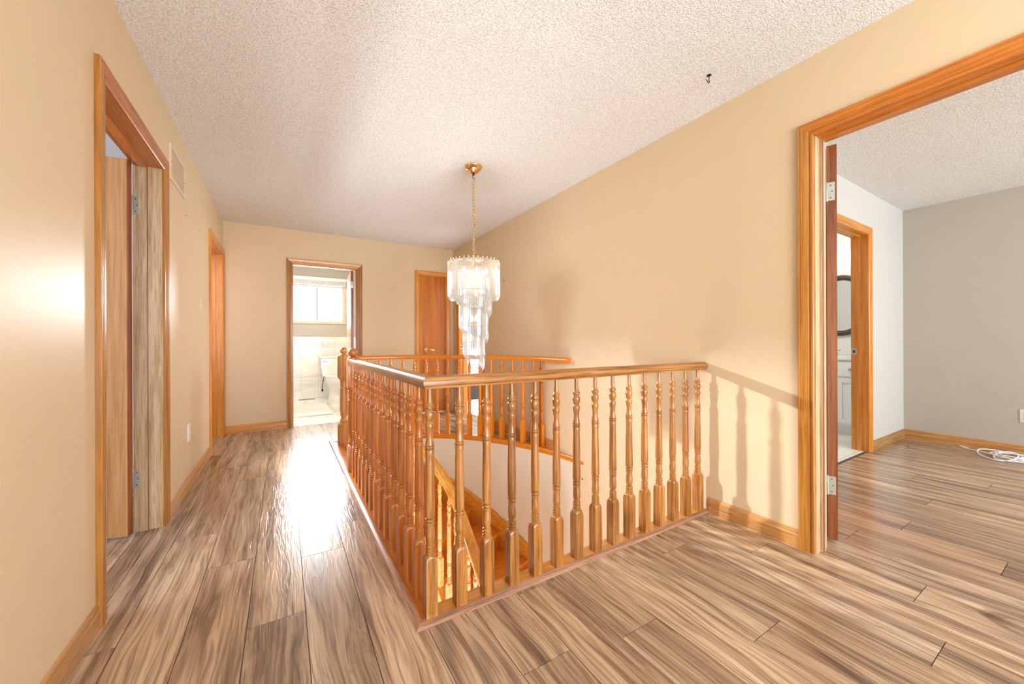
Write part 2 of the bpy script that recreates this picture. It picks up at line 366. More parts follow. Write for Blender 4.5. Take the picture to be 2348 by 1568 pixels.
# outline of the stair opening (floor is left out inside it)
HX0, HY0 = .43, 1.345
CURVE = [(.50, 4.235), (.70, 4.235), (.90, 4.225), (1.10, 4.185), (1.286, 4.115), (1.49, 3.985), (1.667, 3.825), (1.805, 3.650), (1.935, 3.430), (2.040, 3.20), (2.110, 2.98), (2.158, 2.76), (2.190, 2.52), (2.196, 2.44)]
def curve_off(d):
    out = []
    for i, p in enumerate(CURVE):
        a = CURVE[max(i-1, 0)]; b = CURVE[min(i+1, len(CURVE)-1)]
        dx, dy = b[0]-a[0], b[1]-a[1]; l = math.hypot(dx, dy)
        out.append((p[0]-dy/l*d, p[1]+dx/l*d))      # +d = outwards (away from the opening)
    return out
def planks(name, x0, x1, y0, y1, cut=None, m=M['floor']):
    bm = bmesh.new(); uvl = bm.loops.layers.uv.new('UVMap'); tone = bm.loops.layers.float_color.new('tone')
    kk = range(math.floor((x0-X0)/PW), math.ceil((x1-X0)/PW))
    for k in kk:
        rr = random.Random(k*31+5)
        j0 = JOINT.get(k, rr.uniform(0, PL)); j = j0-PL*math.ceil((j0-y0)/PL)
        xa, xb = max(x0, X0+k*PW), min(x1, X0+(k+1)*PW)
        while j < y1:
            ya, yb = max(y0, j), min(y1, j+PL)
            r2 = random.Random(round(j*100)*7+k*131); j += PL
            t = r2.uniform(.84, 1.1); w = r2.uniform(-.04, .04); ox, oy = r2.uniform(0, 40), r2.uniform(0, 40)
            if yb-ya < .004: continue
            g = .0012
            q = [(xa+g, ya+g), (xb-g, ya+g), (xb-g, yb-g), (xa+g, yb-g)]
            vs = [bm.verts.new((a, b, 0)) for a, b in q]; vb = [bm.verts.new((a, b, -.006)) for a, b in q]
            fs = [bm.faces.new(vs)]+[bm.faces.new((vs[i], vb[i], vb[(i+1) % 4], vs[(i+1) % 4])) for i in range(4)]
            for f in fs:
                for lp in f.loops:
                    lp[uvl].uv = (lp.vert.co.x+ox, lp.vert.co.y+oy); lp[tone] = (t*(1+w*.4), t, t*(1-w), 1)
    if cut:   # remove everything inside the convex outline: split by each edge, then delete faces inside
        n = len(cut)
        for i in range(n):
            a, b = Vector((*cut[i], 0)), Vector((*cut[(i+1) % n], 0)); d = b-a; nrm = Vector((d.y, -d.x, 0)).normalized()
            bmesh.ops.bisect_plane(bm, geom=bm.verts[:]+bm.edges[:]+bm.faces[:], plane_co=a, plane_no=nrm, dist=1e-6)
        def inside(p):
            c = False
            for i in range(n):
                a, b = cut[i], cut[i-1]
                if (a[1] > p.y) != (b[1] > p.y) and p.x < (b[0]-a[0])*(p.y-a[1])/(b[1]-a[1])+a[0]: c = not c
            return c
        dead = [f for f in bm.faces if inside(f.calc_center_median())]
        bmesh.ops.delete(bm, geom=dead, context='FACES')
    o = obj(name, bm, m)
    return struct(o)
outer = curve_off(.085)
hole = [(HX0, HY0), (XR+.2, HY0), (XR+.2, 2.44)]+[p for p in outer[::-1] if p[1] > 2.5]+[(HX0, outer[0][1])]
planks('floor', XL-.02, 2.30, YF, YB+.02, hole)
def hole_slab(bm, z0, z1, outline):
    pass
# sub floor under the planks, in pieces round the opening
def sub(bm):
    box(bm, XL-.001, YF, -.28, XR, HY0+.03, -.0045)
    box(bm, XL-.001, HY0+.03, -.28, HX0+.03, YB+.04, -.0045)
    n = len(outer)
    for i in range(n-1):
        a, b = outer[i], outer[i+1]
        v = [bm.verts.new(p) for p in ((a[0], a[1], -.0045), (b[0], b[1], -.0045), (XR, b[1], -.0045) if False else (b[0], YB+.04, -.0045), (a[0], YB+.04, -.0045))]
        bm.faces.new(v)
    a = outer[-1]
    v = [bm.verts.new(p) for p in ((HX0+.03, outer[0][1], -.0045), (outer[0][0], outer[0][1], -.0045), (outer[0][0], YB+.04, -.0045), (HX0+.03, YB+.04, -.0045))]
    bm.faces.new(v)
struct(mk('floor', M['gap'], sub))
planks('floor', 2.30, 5.68, -3.2, 1.268)
struct(mk('floor', M['gap'], B(2.20, -3.2, -.2, 5.7, 1.30, -.0045)))
planks('floor', -3.6, XL-.02, .2, 4.0)
struct(mk('floor', M['gap'], B(-3.7, .1, -.2, XL, 4.2, -.0045)))
planks('floor', -3.6, XL-.02, 4.12, 8.0)
struct(mk('floor', M['gap'], B(-3.7, 4.2, -.2, XL, 8.0, -.0045)))
struct(mk('floor', M['ftile'], B(-1.0, YB+.02, -.2, 1.72, 8.0, .001)))          # bathroom
struct(mk('floor', M['ftile'], B(2.30, 3.2, -.2, 5.0, 7.6, .001)))              # bright room on the right
struct(mk('floor', M['ftile'], B(3.0, 1.30, -.2, 5.9, 3.9, .001)))              # ensuite
struct(mk('floor', M['stairoak'], B(-.7, -1.0, LOW-.1, XR, 5.0, LOW)))          # lower storey

# ---- ceilings
struct(mk('ceiling', M['ceil'], B(XL-T, YF-T, ZC, XR+T, YB+T, ZC+.1)))
struct(mk('ceiling', M['ceil_cool'], B(XR+T, -3.3, ZC, 5.78, 1.388, ZC+.1)))
struct(mk('ceiling', M['wall_cool'], B(-3.7, .0, ZC, XL-T, 8.1, ZC+.1)))
struct(mk('ceiling', M['wall_white'], B(-1.0, YB+T, ZC, 1.72, 8.1, ZC+.1)))
struct(mk('ceiling', M['wall_white'], B(XR+T, 3.1, ZC, 5.1, 7.7, ZC+.1)))
struct(mk('ceiling', M['wall_white'], B(3.0, 1.388, ZC, 5.9, 3.1, ZC+.1)))

# ---- right-hand room
wall('wall_side', 'x', 1.268, 1.388, XR+T, 5.78, -.3, ZC, [(3.86, 4.62, 0, DH)], paint('pale grey wall paint', rgb(216, 215, 210), .5, .05))
wall('wall_far', 'y', 5.66, 5.78, -3.3, 1.268, -.3, ZC, [], M['wall_grey'])
wall('wall_near', 'x', -3.32, -3.2, XR+T, 5.78, -.3, ZC, [(3.0, 5.0, .9, 2.1)], M['wall_grey'])
# ensuite
wall('wall_far', 'y', 5.78, 5.9, 1.388, 3.9, -.2, ZC, [], M['wall_white'])
wall('wall_side', 'x', 3.1, 3.2, 3.0, 5.78, -.2, ZC, [], M['wall_white'])
wall('wall_west', 'y', 2.95, 3.05, 1.388, 3.1, -.2, ZC, [], M['wall_white'])
# bright room on the right, by the back corner
wall('wall_far', 'y', 5.0, 5.1, 3.2, 7.6, -.2, ZC, [(4.6, 6.6, .9, 2.1)], M['wall_white'])
wall('wall_back', 'x', 7.6, 7.7, XR, 5.1, -.2, ZC, [], M['wall_white'])
wall('wall_west', 'y', XR+.02, XR+T, YB+T, 7.6, -.2, ZC, [], M['wall_white'])
# left rooms
wall('wall_far', 'y', -3.7, -3.6, 0, 8.1, -.2, ZC, [(1.4, 2.9, .9, 2.1)], M['wall_cool'])
wall('wall_near', 'x', .08, .2, -3.6, XL-T, -.2, ZC, [], M['wall_cool'])
wall('wall_side', 'x', 4.0, 4.12, -3.6, XL-T, -.2, ZC, [], M['wall_cool'])
wall('wall_back', 'x', 8.0, 8.1, -3.6, -1.0, -.2, ZC, [], M['wall_cool'])
# bathroom
YW = 7.919
wall('wall_back', 'x', YW, YW+.14, -1.0, 1.72, -.2, ZC, [(.09, .995, 1.42, 2.10)], M['wall_grey'])
wall('wall_left', 'y', -1.0, -.9, YB+T, YW, -.2, ZC, [], M['wall_white'])
wall('wall_right', 'y', 1.62, 1.72, YB+T, YW, -.2, ZC, [], M['wall_white'])
struct(mk('wall_tile', M['btile'], B(-.9, YW-.012, 0, 1.62, YW, 1.133)), 'white veined tile wainscot on bathroom back wall')
struct(mk('trim_5', M['ceramic'], lambda bm: (box(bm, -.9, YW-.018, 1.12, 1.62, YW, 1.137))))

def path_pts(c, z, n=60):
    # resample polyline smoothly (Catmull-Rom)
    P = [Vector((x, y, z)) for x, y in c]; out = []
    for i in range(len(P)-1):
        p0, p1, p2, p3 = P[max(i-1, 0)], P[i], P[i+1], P[min(i+2, len(P)-1)]
        for k in range(6):
            t = k/6
            out.append(.5*((2*p1)+(-p0+p2)*t+(2*p0-5*p1+4*p2-p3)*t*t+(-p0+3*p1-3*p2+p3)*t**3))
    out.append(P[-1]); return out
# ---- stairwell shell below the floor
def curved(bm):
    c = [(p.x, p.y) for p in path_pts(curve_off(.012), 0)]
    pts = [(XL+1.1-.0, c[0][1])]+c
    inner_ = [(p[0], p[1]) for p in pts]
    outr = [(p[0], p[1]+.04) for p in pts]
    for i in range(len(pts)-1):
        a, b = inner_[i], inner_[i+1]
        v = [bm.verts.new(q) for q in ((a[0], a[1], LOW), (b[0], b[1], LOW), (b[0], b[1], -.038), (a[0], a[1], -.038))]
        bm.faces.new(v)
struct(mk('wall_curved', M['wall_low'], curved, smooth=True, angle=60), 'curved tan wall dropping down beside the winding stairs')
struct(mk('wall_under', M['wall'], lambda bm: (box(bm, .42, 1.42, LOW, .46, 3.2, -.28),)))
struct(mk('wall_under', M['wall'], lambda bm: (box(bm, .42, -.9, LOW, .46, 1.42, -.28),)))

# ------------------------------------------------------------------ door casings, jambs
CAS = [(0, 0), (0, .009), (.004, .012), (.012, .012), (.015, .0085), (.019, .0085), (.022, .013), (.030, .0145), (.040, .017), (.050, .0185), (.054, .0165), (.060, .0185), (.064, .0185), (.066, .0150), (.066, 0)]
def casing(name, axis, plane, outdir, a, b, h, mz, mh, w=.066, left=True, right=True):
    """U of mitred moulding; axis = direction the wall runs; outdir = +-1 off the wall face"""
    k = w/.066
    def pt(s, z, t):
        return (s, plane+outdir*t, z) if axis == 'x' else (plane+outdir*t, s, z)
    root = bpy.data.objects.new(name, None); COL.objects.link(root); struct(root)
    def leg(bm, s, sg):
        r0 = [pt(s+sg*u*k, 0, t) for u, t in CAS]; r1 = [pt(s+sg*u*k, h+u*k, t) for u, t in CAS]
        rings(bm, [r0, r1])
    def head(bm):
        r0 = [pt(a-u*k, h+u*k, t) for u, t in CAS]; r1 = [pt(b+u*k, h+u*k, t) for u, t in CAS]
        rings(bm, [r0, r1])
    if left: mk('side_casing', mz, lambda bm: leg(bm, a, -1), root, True, angle=20)
    if right: mk('side_casing', mz, lambda bm: leg(bm, b, 1), root, True, angle=20)
    mk('head_casing', mh, head, root, True, angle=20)
    return root
def jamb(root, axis, p0, p1, a, b, h, mz, mh, stop0, stop1, th=.016):
    """boards lining the opening plus the door stop"""
    def bb(bm, s0, s1, q0, q1, z0, z1):
        if axis == 'x': box(bm, s0, q0, z0, s1, q1, z1)
        else: box(bm, q0, s0, z0, q1, s1, z1)
    mk('side_jamb', mz, lambda bm: bb(bm, a, a+.003, p0, p1, 0, h), root)
    mk('side_jamb', mz, lambda bm: bb(bm, b-.003, b, p0, p1, 0, h), root)
    mk('head_jamb', mh, lambda bm: bb(bm, a, b, p0, p1, h-.003, h), root)
    mk('door_stop', mz, lambda bm: (bb(bm, a+.003, a+.013, stop0, stop1, 0, h-.003), ), root)
    mk('door_stop', mz, lambda bm: (bb(bm, b-.013, b-.003, stop0, stop1, 0, h-.003), ), root)
    mk('door_stop', mh, lambda bm: (bb(bm, a+.013, b-.013, stop0, stop1, h-.013, h-.003), ), root)

t1 = casing('trim_1', 'y', XL, 1, D1[0], D1[1], DH, M['trim_z'], M['trim_y'])
jamb(t1, 'y', XL-T, XL, D1[0], D1[1], DH, M['jamb'], M['trim_y'], XL-.094, XL-.060)
mk('stop_shadow_strip', M['dooredge'], B(XL-.0605, D1[1]-.014, .0, XL-.0580, D1[1]-.0035, DH), t1)  # dark strip standing in for the shadow line beside the door stop
t2 = casing('trim_2', 'y', XL, 1, D2[0], D2[1], DH, M['trimb_z'], M['trimb_x'])
jamb(t2, 'y', XL-T, XL, D2[0], D2[1], DH, M['trimb_z'], M['trimb_x'], XL-.085, XL-.055)
t3 = casing('trim_3', 'x', YB, -1, BD[0], BD[1], DH-.005, M['trim_z'], M['trim_x'], .058)
jamb(t3, 'x', YB, YB+T, BD[0], BD[1], DH-.005, M['trim_z'], M['trim_x'], YB+.05, YB+.08)
t4 = casing('trim_4', 'x', YB, -1, CD[0], CD[1], DH-.012, M['trimb_z'], M['trimb_x'])
t6 = casing('trim_6', 'y', XR, -1, RA[0], RA[1], DH+.012, M['trim_z'], M['trim_y'], .066)
jamb(t6, 'y', XR, XR+T, RA[0], RA[1], DH+.012, M['jamb'], M['trim_y'], XR+.045, XR+.078)
mk('stop_shadow_strip', M['dooredge'], B(XR+.050, RA[1]-.0142, .0, XR+.064, RA[1]-.0125, DH), t6)  # shadow line at the right-hand stop, put in as a dark strip
t7 = casing('trim_7', 'y', XR, -1, RB[0], RB[1], DH, M['trimb_z'], M['trimb_x'])
jamb(t7, 'y', XR, XR+T, RB[0], RB[1], DH, M['trimb_z'], M['trimb_x'], XR+.05, XR+.08)
t8 = casing('trim_8', 'x', 1.268, -1, 3.86, 4.62, DH, M['trimb_z'], M['trimb_x'])
jamb(t8, 'x', 1.268, 1.388, 3.86, 4.62, DH, M['trimb_z'], M['trimb_x'], 1.315, 1.345)

# strike plates
def strike(parent, bm_box, hole_box):
    s = mk('strike_plate', M['nickel'], lambda bm: box(bm, *bm_box), parent)
    mk('latch_hole', M['slot'], lambda bm: box(bm, *hole_box), s)
strike(t2, (XL-.118, D2[1]-.0045, .93, XL-.088, D2[1]-.003, 1.0), (XL-.110, D2[1]-.0052, .952, XL-.096, D2[1]-.0045, .978))
strike(t8, (4.6155, 1.347, .90, 4.617, 1.385, .96), (4.615, 1.357, .915, 4.6155, 1.375, .94))
strike(t7, (XR+.01, RB[1]-.0045, .93, XR+.045, RB[1]-.003, .99), (XR+.02, RB[1]-.0052, .95, XR+.036, RB[1]-.0045, .975))

# ---- baseboards
BBP = [(0, 0), (.012, 0), (.012, .016), (.0108, .019), (.012, .022), (.012, .030), (.0108, .033), (.012, .036), (.0115, .062), (.009, .068), (.0095, .074), (.006, .085), (.002, .09), (0, .09)]
def baseb(name, a, b, m):   # side = right of travel = into the room
    return struct(mk(name, m, lambda bm: sweep(bm, BBP, [(*a, 0), (*b, 0)]), None, True, angle=20))
baseb('baseboard_left', (XL, YF), (XL, D1[0]-.066), M['base_y'])
baseb('baseboard_left', (XL, D1[1]+.066), (XL, D2[0]-.066), M['base_y'])
baseb('baseboard_back', (XL, YB), (BD[0]-.058, YB), M['trimb_x'])
baseb('baseboard_back', (BD[1]+.058, YB), (CD[0]-.066, YB), M['trimb_x'])
baseb('baseboard_right', (XR, 1.325), (XR, RA[1]+.066), M['base_y'])
baseb('baseboard_right', (XR, RB[0]-.066), (XR, 2.86), M['base_y'])
baseb('baseboard_right', (XR, RA[0]-.066), (XR, YF), M['base_y'])
baseb('baseboard_side', (4.686, 1.268), (5.66, 1.268), M['base_x'])
baseb('baseboard_far', (5.66, 1.268), (5.66, -3.2), M['base_y'])

# ------------------------------------------------------------------ doors
def hinge(parent, loc, face, w=.036, h=.09, rot=0, flip=1):
    """leaf plate with knuckle; face: plate lies in local yz plane, knuckle at its +y edge * flip"""
    e = mk('hinge', M['nickel'], lambda bm: box(bm, 0, min(0, -flip*w), -h/2, .002, max(0, -flip*w), h/2), parent)
    e.location = loc; e.rotation_euler = (0, 0, rot)
    mk('knuckle', M['steel'], lambda bm: lathe(bm, [(.0055, -h/2-.003), (.006, -h/2), (.006, h/2), (.0055, h/2+.003)], (0, flip*.005, 0), 12), e, True)
    def scr(bm):
        for k, (dy, dz) in enumerate(((.4, .34), (.6, 0), (.4, -.34))):
            c = (.0015, -flip*w*dy, h*dz)
            r0 = [(c[0], c[1]+.003*math.cos(a), c[2]+.003*math.sin(a)) for a in [2*PI*i/8 for i in range(8)]]
            r1 = [(c[0]+.0015, q[1], q[2]) for q in r0]
            rings(bm, [r0, r1])
    mk('screws', M['slot'], scr, e)
    return e
def leaf(name, w, h, t, loc, rot, mface, medge, label=None):
    """door leaf from the hinge edge along local +x; thickness to local +y"""
    root = bpy.data.objects.new(name, None); COL.objects.link(root); root.location = loc; root.rotation_euler = (0, 0, rot)
    struct(root, label)
    mk('panel', mface, B(.004, 0, .01, w, t, h), root, bev=.001)
    mk('hinge_edge', medge, B(0, .0005, .01, .004, t-.0005, h), root)
    return root
# left doorway: leaf swung into the left room
d1 = leaf('door_1', .76, 2.0, .035, (-.700, 2.748, .004), math.radians(180-13), M['doorl'], M['dooredge'], 'veneered door standing open inside the first left doorway')
d1.scale.y = -1
for hz in (1.785, .29):
    h = hinge(t1, (XL-T+.001, D1[1]-.003, hz), 0, .026, .10, flip=-1)
    h.rotation_euler = (0, 0, -PI/2)
    h.location = (XL-T+.002, D1[1]-.003, hz)
# right doorway: leaf seen on its hinge edge
a24 = math.radians(24)
d6 = leaf('door_2', .78, 2.01, .04, (2.386, .770, .012), a24, M['door'], M['dooredge'], 'dark door seen on edge, folded open into the right room')
for hz in (1.775, .285):
    h = hinge(d6, (0, 0, hz), 0, .028, .092)
    h.location = (-.0005, .036, hz); h.scale.x = -1
# closet door in the back wall
d4 = bpy.data.objects.new('door_3', None); COL.objects.link(d4); struct(d4, 'narrow orange-brown closet door, closed, in the back wall')
d4.location = (CD[0], YB, 0)
cw = CD[1]-CD[0]
mk('panel', M['door'], B(.003, .012, .01, cw-.003, .047, DH-.016), d4, bev=.001)
hd = mk('handle', M['brass'], lambda bm: (tube(bm, [(.095, .012, .92), (.095, .006, .92)], .030, 20), tube(bm, [(.095, .012, .92), (.095, -.045, .92)], .010, 12), tube(bm, [(.088, -.045, .92), (.12, -.047, .921), (.165, -.044, .920), (.20, -.040, .917)], .009, 10, flat=.007)), d4, True)
for hz in (1.78, .28):
    mk('hinge', M['brass'], lambda bm: lathe(bm, [(.006, -.045), (.006, .045)], (cw-.004, .004, hz), 10), d4, True)
mk('latch', M['slot'], B(-.001, .004, .90, .003, .012, .95), d4)
# bathroom door, open into the bathroom, seen on edge
d5 = leaf('door_4', .74, 1.985, .035, (.812, YB+T+.01, .01), math.radians(86), M['doorl'], M['dooredge'], 'bathroom door edge, open into the bathroom')
for hz in (1.80, .28):
    mk('hinge', M['nickel'], B(-.006, .008, hz-.045, 0, .030, hz+.045), d5, bev=.001)

# ------------------------------------------------------------------ railings
BAL = [(.0085, .860), (.0090, .82), (.0100, .800), (.0120, .790), (.0145, .783), (.0172, .778), (.0172, .773), (.0128, .769), (.0124, .766), (.0156, .761), (.0180, .754), (.0182, .747), (.0165, .736), (.0136, .727), (.0126, .722), (.0145, .717), (.0168, .711), (.0170, .706), (.0155, .698), (.0134, .687), (.0122, .672), (.0126, .655), (.0150, .645), (.0163, .638), (.0163, .635), (.0150, .633), (.0182, .631), (.0182, .627), (.0130, .625), (.0130, .623), (.0182, .621), (.0182, .617), (.0155, .615), (.0165, .610), (.0163, .600), (.0152, .590), (.0160, .570), (.0172, .500), (.0182, .430), (.0188, .372), (.0180, .368), (.0125, .365), (.0125, .363), (.0178, .360), (.0180, .354), (.0135, .351), (.0135, .349), (.0176, .346), (.0176, .341), (.0150, .338), (.0158, .325), (.0175, .305), (.0178, .296), (.0166, .280), (.0130, .268), (.0130, .266), (.0180, .263), (.0180, .258), (.0135, .256), (.0135, .253), (.0180, .250), (.0180, .246), (.0135, .244), (.0135, .241), (.0180, .238), (.0180, .232), (.0165, .229), (.0200, .2265), (.0245, .222), (.0280, .216), (.0300, .209), (.0330, .203), (.0330, .0)]
def bal_mesh():
    bm = bmesh.new(); lathe(bm, [(r, z) for r, z in BAL[::-1]], (0, 0, 0), 24, .022)
    return bm
_b = obj('baluster', bal_mesh(), M['oak_z'], None, True, 28)
BMESH = _b.data; bpy.data.objects.remove(_b)
BMESH_R = BMESH.copy(); BMESH_R.materials[0] = M['oak_r']
BMESH_G = BMESH.copy(); BMESH_G.materials[0] = M['gold_z']
BMESH_P = BMESH.copy(); BMESH_P.materials[0] = M['pale_oak']
NEW = [(.048, 0), (.060, .0), (.060, .195), (.050, .210), (.040, .218), (.036, .222), (.040, .235), (.040, .242), (.031, .256), (.027, .268), (.028, .278), (.035, .300), (.040, .350), (.040, .400), (.038, .480), (.036, .552), (.036, .560), (.040, .564), (.040, .572), (.034, .576), (.034, .600), (.034, .630), (.039, .636), (.039, .646), (.035, .650), (.040, .656), (.050, .668), (.062, .680), (.062, .885), (.048, .900), (.036, .904), (.036, .910), (.030, .913), (.020, .917), (.024, .920), (.033, .932), (.036, .948), (.034, .962), (.026, .975), (.014, .983), (.002, .985)]
def newel_mesh():
    bm = bmesh.new(); lathe(bm, NEW, (0, 0, 0), 32, .042); return bm
_n = obj('newel_post', newel_mesh(), M['gold_z'], None, True, 30)
NMESH = _n.data; bpy.data.objects.remove(_n)
def link(name, me, parent, loc, rotz=0, sz=1, sxy=1):
    o = bpy.data.objects.new(name, me); COL.objects.link(o); o.parent = parent
    o.location = loc; o.rotation_euler = (0, 0, rotz); o.scale = (sxy, sxy, sz); return o
HR = [(-.024, 0), (-.025, .007), (-.0325, .013), (-.0335, .022), (-.0325, .031), (-.027, .040), (-.015, .0455), (0, .047), (.015, .0455), (.027, .040), (.0325, .031), (.0335, .022), (.0325, .013), (.025, .007), (.024, 0)]
FL = .012
# front and left guard
g1 = thing('stair_railing', 'oak railing with turned balusters, L-shaped round the near corner of the stair opening', 'railing', (.467, 1.365, 0))
ZR = .858
mk('handrail', M['oak_x'], lambda bm: rings(bm, [[(XR-.467-.001, -s, ZR+z) for s, z in HR], [(-s*1.0, -s, ZR+z) for s, z in HR]][::1]), g1, True, angle=40)
mk('handrail', M['oak_y'], lambda bm: rings(bm, [[(-s, -s, ZR+z) for s, z in HR], [(-s, 3.235-.04-1.365, ZR+z) for s, z in HR]]), g1, True, angle=40)
for i in range(15):
    link('baluster', BMESH, g1, (.1195*i, 0, FL-.001), (i % 4)*PI/2)
for j in range(1, 14):
    link('baluster', BMESH_R, g1, (0, .132*j, FL-.001), (j % 4)*PI/2)
NMESH_O = NMESH.copy(); NMESH_O.materials[0] = wood('light oak newel', rgb(176, 112, 60), rgb(202, 142, 84), rgb(220, 168, 114), 2, .3, .35, .6)
NMESH.materials[0] = M['oak_r']
nw = link('newel_post', NMESH, g1, (.008, 3.235-1.365, 0))
# far curved guard
g2 = thing('stair_railing', 'bright orange curved railing on the far side of the stairs, ending at the right wall', 'railing', (.50, 4.15, 0))
gc = curve_off(.042)
gpath = [p for p in path_pts(gc, 0) if p.x < 2.16]
NW2 = (.525, 4.155)
rail2 = [Vector((NW2[0]+.02, NW2[1]+.05, 0))]+[p for p in gpath if p.x > .64]
# last point: let the rail run into the wall
rail2 = [p for p in rail2 if p.y > 2.66 or p.x < 2]
rail2.append(Vector((2.172, 2.60, 0)))
off = Vector((.50, 4.15, 0))
mk('handrail', M['gold'], lambda bm: sweep(bm, HR, [p-off+Vector((0, 0, .843)) for p in rail2]), g2, True, angle=40)
# balusters: spacing along the curve
cum = [0]
for i in range(1, len(gpath)): cum.append(cum[-1]+(gpath[i]-gpath[i-1]).length)
def at(s):
    for i in range(1, len(gpath)):
        if cum[i] >= s:
            t = (s-cum[i-1])/(cum[i]-cum[i-1]); p = gpath[i-1].lerp(gpath[i], t); d = (gpath[i]-gpath[i-1]); return p, math.atan2(d.y, d.x)
    return None
yaw, FOC = .5458, 863.4
def px(p):
    c, s = math.cos(yaw), math.sin(yaw); r = p.x*c-p.y*s; d = p.x*s+p.y*c; return 1174+FOC*r/d
# place each baluster where the curve shows it (about one every 25 px in the photo -> an even run along the curve)
sN = 22
want = [844, 870, 896, 924, 950, 977, 1001.5, 1026.5, 1051.5, 1076, 1100.5, 1126, 1150.5, 1174.5, 1198.5, 1223, 1247.5, 1270]
ss = [cum[-1]*k/600 for k in range(600)]
pos = []
for w in want:
    best = min(ss, key=lambda s: abs(px(at(s)[0])-w) if at(s) else 1e9); pos.append(best)
for s in pos:
    p, a = at(s)
    link('baluster', BMESH_G, g2, (p.x-off.x, p.y-off.y, FL-.001), a, .987)
link('newel_post', NMESH_O, g2, (NW2[0]-off.x, NW2[1]-off.y, 0), math.radians(35), 1)

# ---- floor edge trims and oak shoe boards
def quadstrip(bm, prof, pts): sweep(bm, prof, pts)
LT = [(0, -.02), (0, .002), (.008, .009), (.022, .0125), (.030, .0125), (.030, -.02)]      # laminate nosing, side= towards the opening
OS = [(0, -.04), (0, FL), (.062, FL), (.070, .008), (.074, -.002), (.074, -.026), (.070, -.036), (.062, -.04)]   # oak shoe board with a rounded nose
struct(mk('trim_9', M['nosing_x'], lambda bm: rings(bm, [[(.400+s, 1.317+s, z) for s, z in LT], [(XR-.002, 1.317+s, z) for s, z in LT]]), None, True, angle=25), 'brown laminate edging in front of the near balusters')
struct(mk('trim_10', M['nosing_y'], lambda bm: rings(bm, [[(.400+s, 1.317+s, z) for s, z in LT], [(.400+s, 4.35-s, z) for s, z in LT]]), None, True, angle=25), 'brown laminate edging beside the left run of balusters')
struct(mk('trim_11', M['trimb_x'], lambda bm: rings(bm, [[(.430+s, 1.347+s, z) for s, z in OS], [(XR-.002, 1.347+s, z) for s, z in OS]]), None, True, angle=30), 'oak board under the near balusters')
struct(mk('trim_12', M['trim_y'], lambda bm: rings(bm, [[(.430+s, 1.347+s, z) for s, z in OS], [(.430+s, 4.235, z) for s, z in OS]]), None, True, angle=30), 'oak board under the left balusters and across the top of the stairs')
OC = [(-.085, -.04), (-.085, .004), (-.080, FL), (-.010, FL), (-.003, .006), (.001, -.004), (.001, -.028), (-.003, -.036), (-.010, -.04)]
cp = path_pts(CURVE, 0)
struct(mk('trim_13', M['gold'], lambda bm: sweep(bm, [(s, z) for s, z in OC], cp), None, True, angle=35), 'orange curved board under the far balusters')

# ------------------------------------------------------------------ staircase
st = thing('staircase', 'orange oak winding staircase going down along the curved tan wall', 'staircase', (1.3, 2.9, LOW))
CX, CY, RI = .62, 2.70, .50
RISE = .188
wallline = path_pts(curve_off(.010), 0)
def wall_at(theta):
    """point on the curved wall seen from the winder centre; theta from north, clockwise (deg)"""
    a = math.radians(theta); d = Vector((math.sin(a), math.cos(a), 0)); c = Vector((CX, CY, 0)); best = None
    for i in range(len(wallline)-1):
        p, q = wallline[i]-c, wallline[i+1]-c
        # solve c + t d on segment
        den = d.x*(q.y-p.y)-d.y*(q.x-p.x)
        if abs(den) < 1e-9: continue
        t = (p.x*(q.y-p.y)-p.y*(q.x-p.x))/den; u = (p.x*d.y-p.y*d.x)/den
        if t > 0 and -1e-6 <= u <= 1+1e-6: return c+d*t
    # beyond the curve: the straight right wall, or straight north side
    t = (XR-CX)/d.x if d.x > 0 else 1
    return c+d*t
off2 = Vector((1.3, 2.9, LOW))
edges = []       # (inner, outer) points of the nosing lines
for k in range(0, 9):
    th = -6+13.25*k
    if th < 88:
        a = math.radians(th); inn = Vector((CX+RI*math.sin(a), CY+RI*math.cos(a), 0)); out = wall_at(th)
        if k == 0: inn = Vector((.50, 3.19, 0)); out = Vector((.50, 4.225, 0))
    else: break
    edges.append((inn, out))
y = edges[-1][0].y
edges.append((Vector((1.12, 2.52, 0)), Vector((XR-.001, 2.42, 0))))
while len(edges) < 14:
    y0_ = edges[-1][0].y
    edges.append((Vector((1.12, y0_-.25, 0)), Vector((XR-.001, max(edges[-1][1].y-.25, y0_-.25), 0))))
for k in range(1, 14):
    zt = -RISE*k; a0, b0 = edges[k-1]; a1, b1 = edges[k]
    # tread k between nosing line k-1 (riser down) and nosing line k, overhanging 25 mm
    def trd(bm):
        ov = ((a1-a0)+(b1-b0)).normalized()*.022
        # split the outer side so that it follows the wall
        outs = [b0]
        for p in wallline:
            if k < 8 and min(b0.x, b1.x) < p.x < max(b0.x, b1.x) and p.y > 2.4: outs.append(p.copy())
        outs.append(b1+ov)
        poly = [a0]+outs+[a1+ov]
        r0 = [(p.x-off2.x, p.y-off2.y, zt-off2.z) for p in poly]; r1 = [(p.x-off2.x, p.y-off2.y, zt-.028-off2.z) for p in poly]
        rings(bm, [r0, r1])
    mk('tread', M['stairoak'], trd, st)
    def ris(bm):
        q = [a0, b0]; d = (b0-a0).normalized(); n_ = Vector((d.y, -d.x, 0))*.012
        r0 = [(p.x-off2.x, p.y-off2.y, z-off2.z) for p, z in ((a0, zt), (b0, zt), (b0, zt+RISE-.028), (a0, zt+RISE-.028))]
        r1 = [(x-n_.x, y-n_.y, z) for x, y, z in r0]
        rings(bm, [r0, r1])
    mk('riser', M['stairoak'], ris, st)
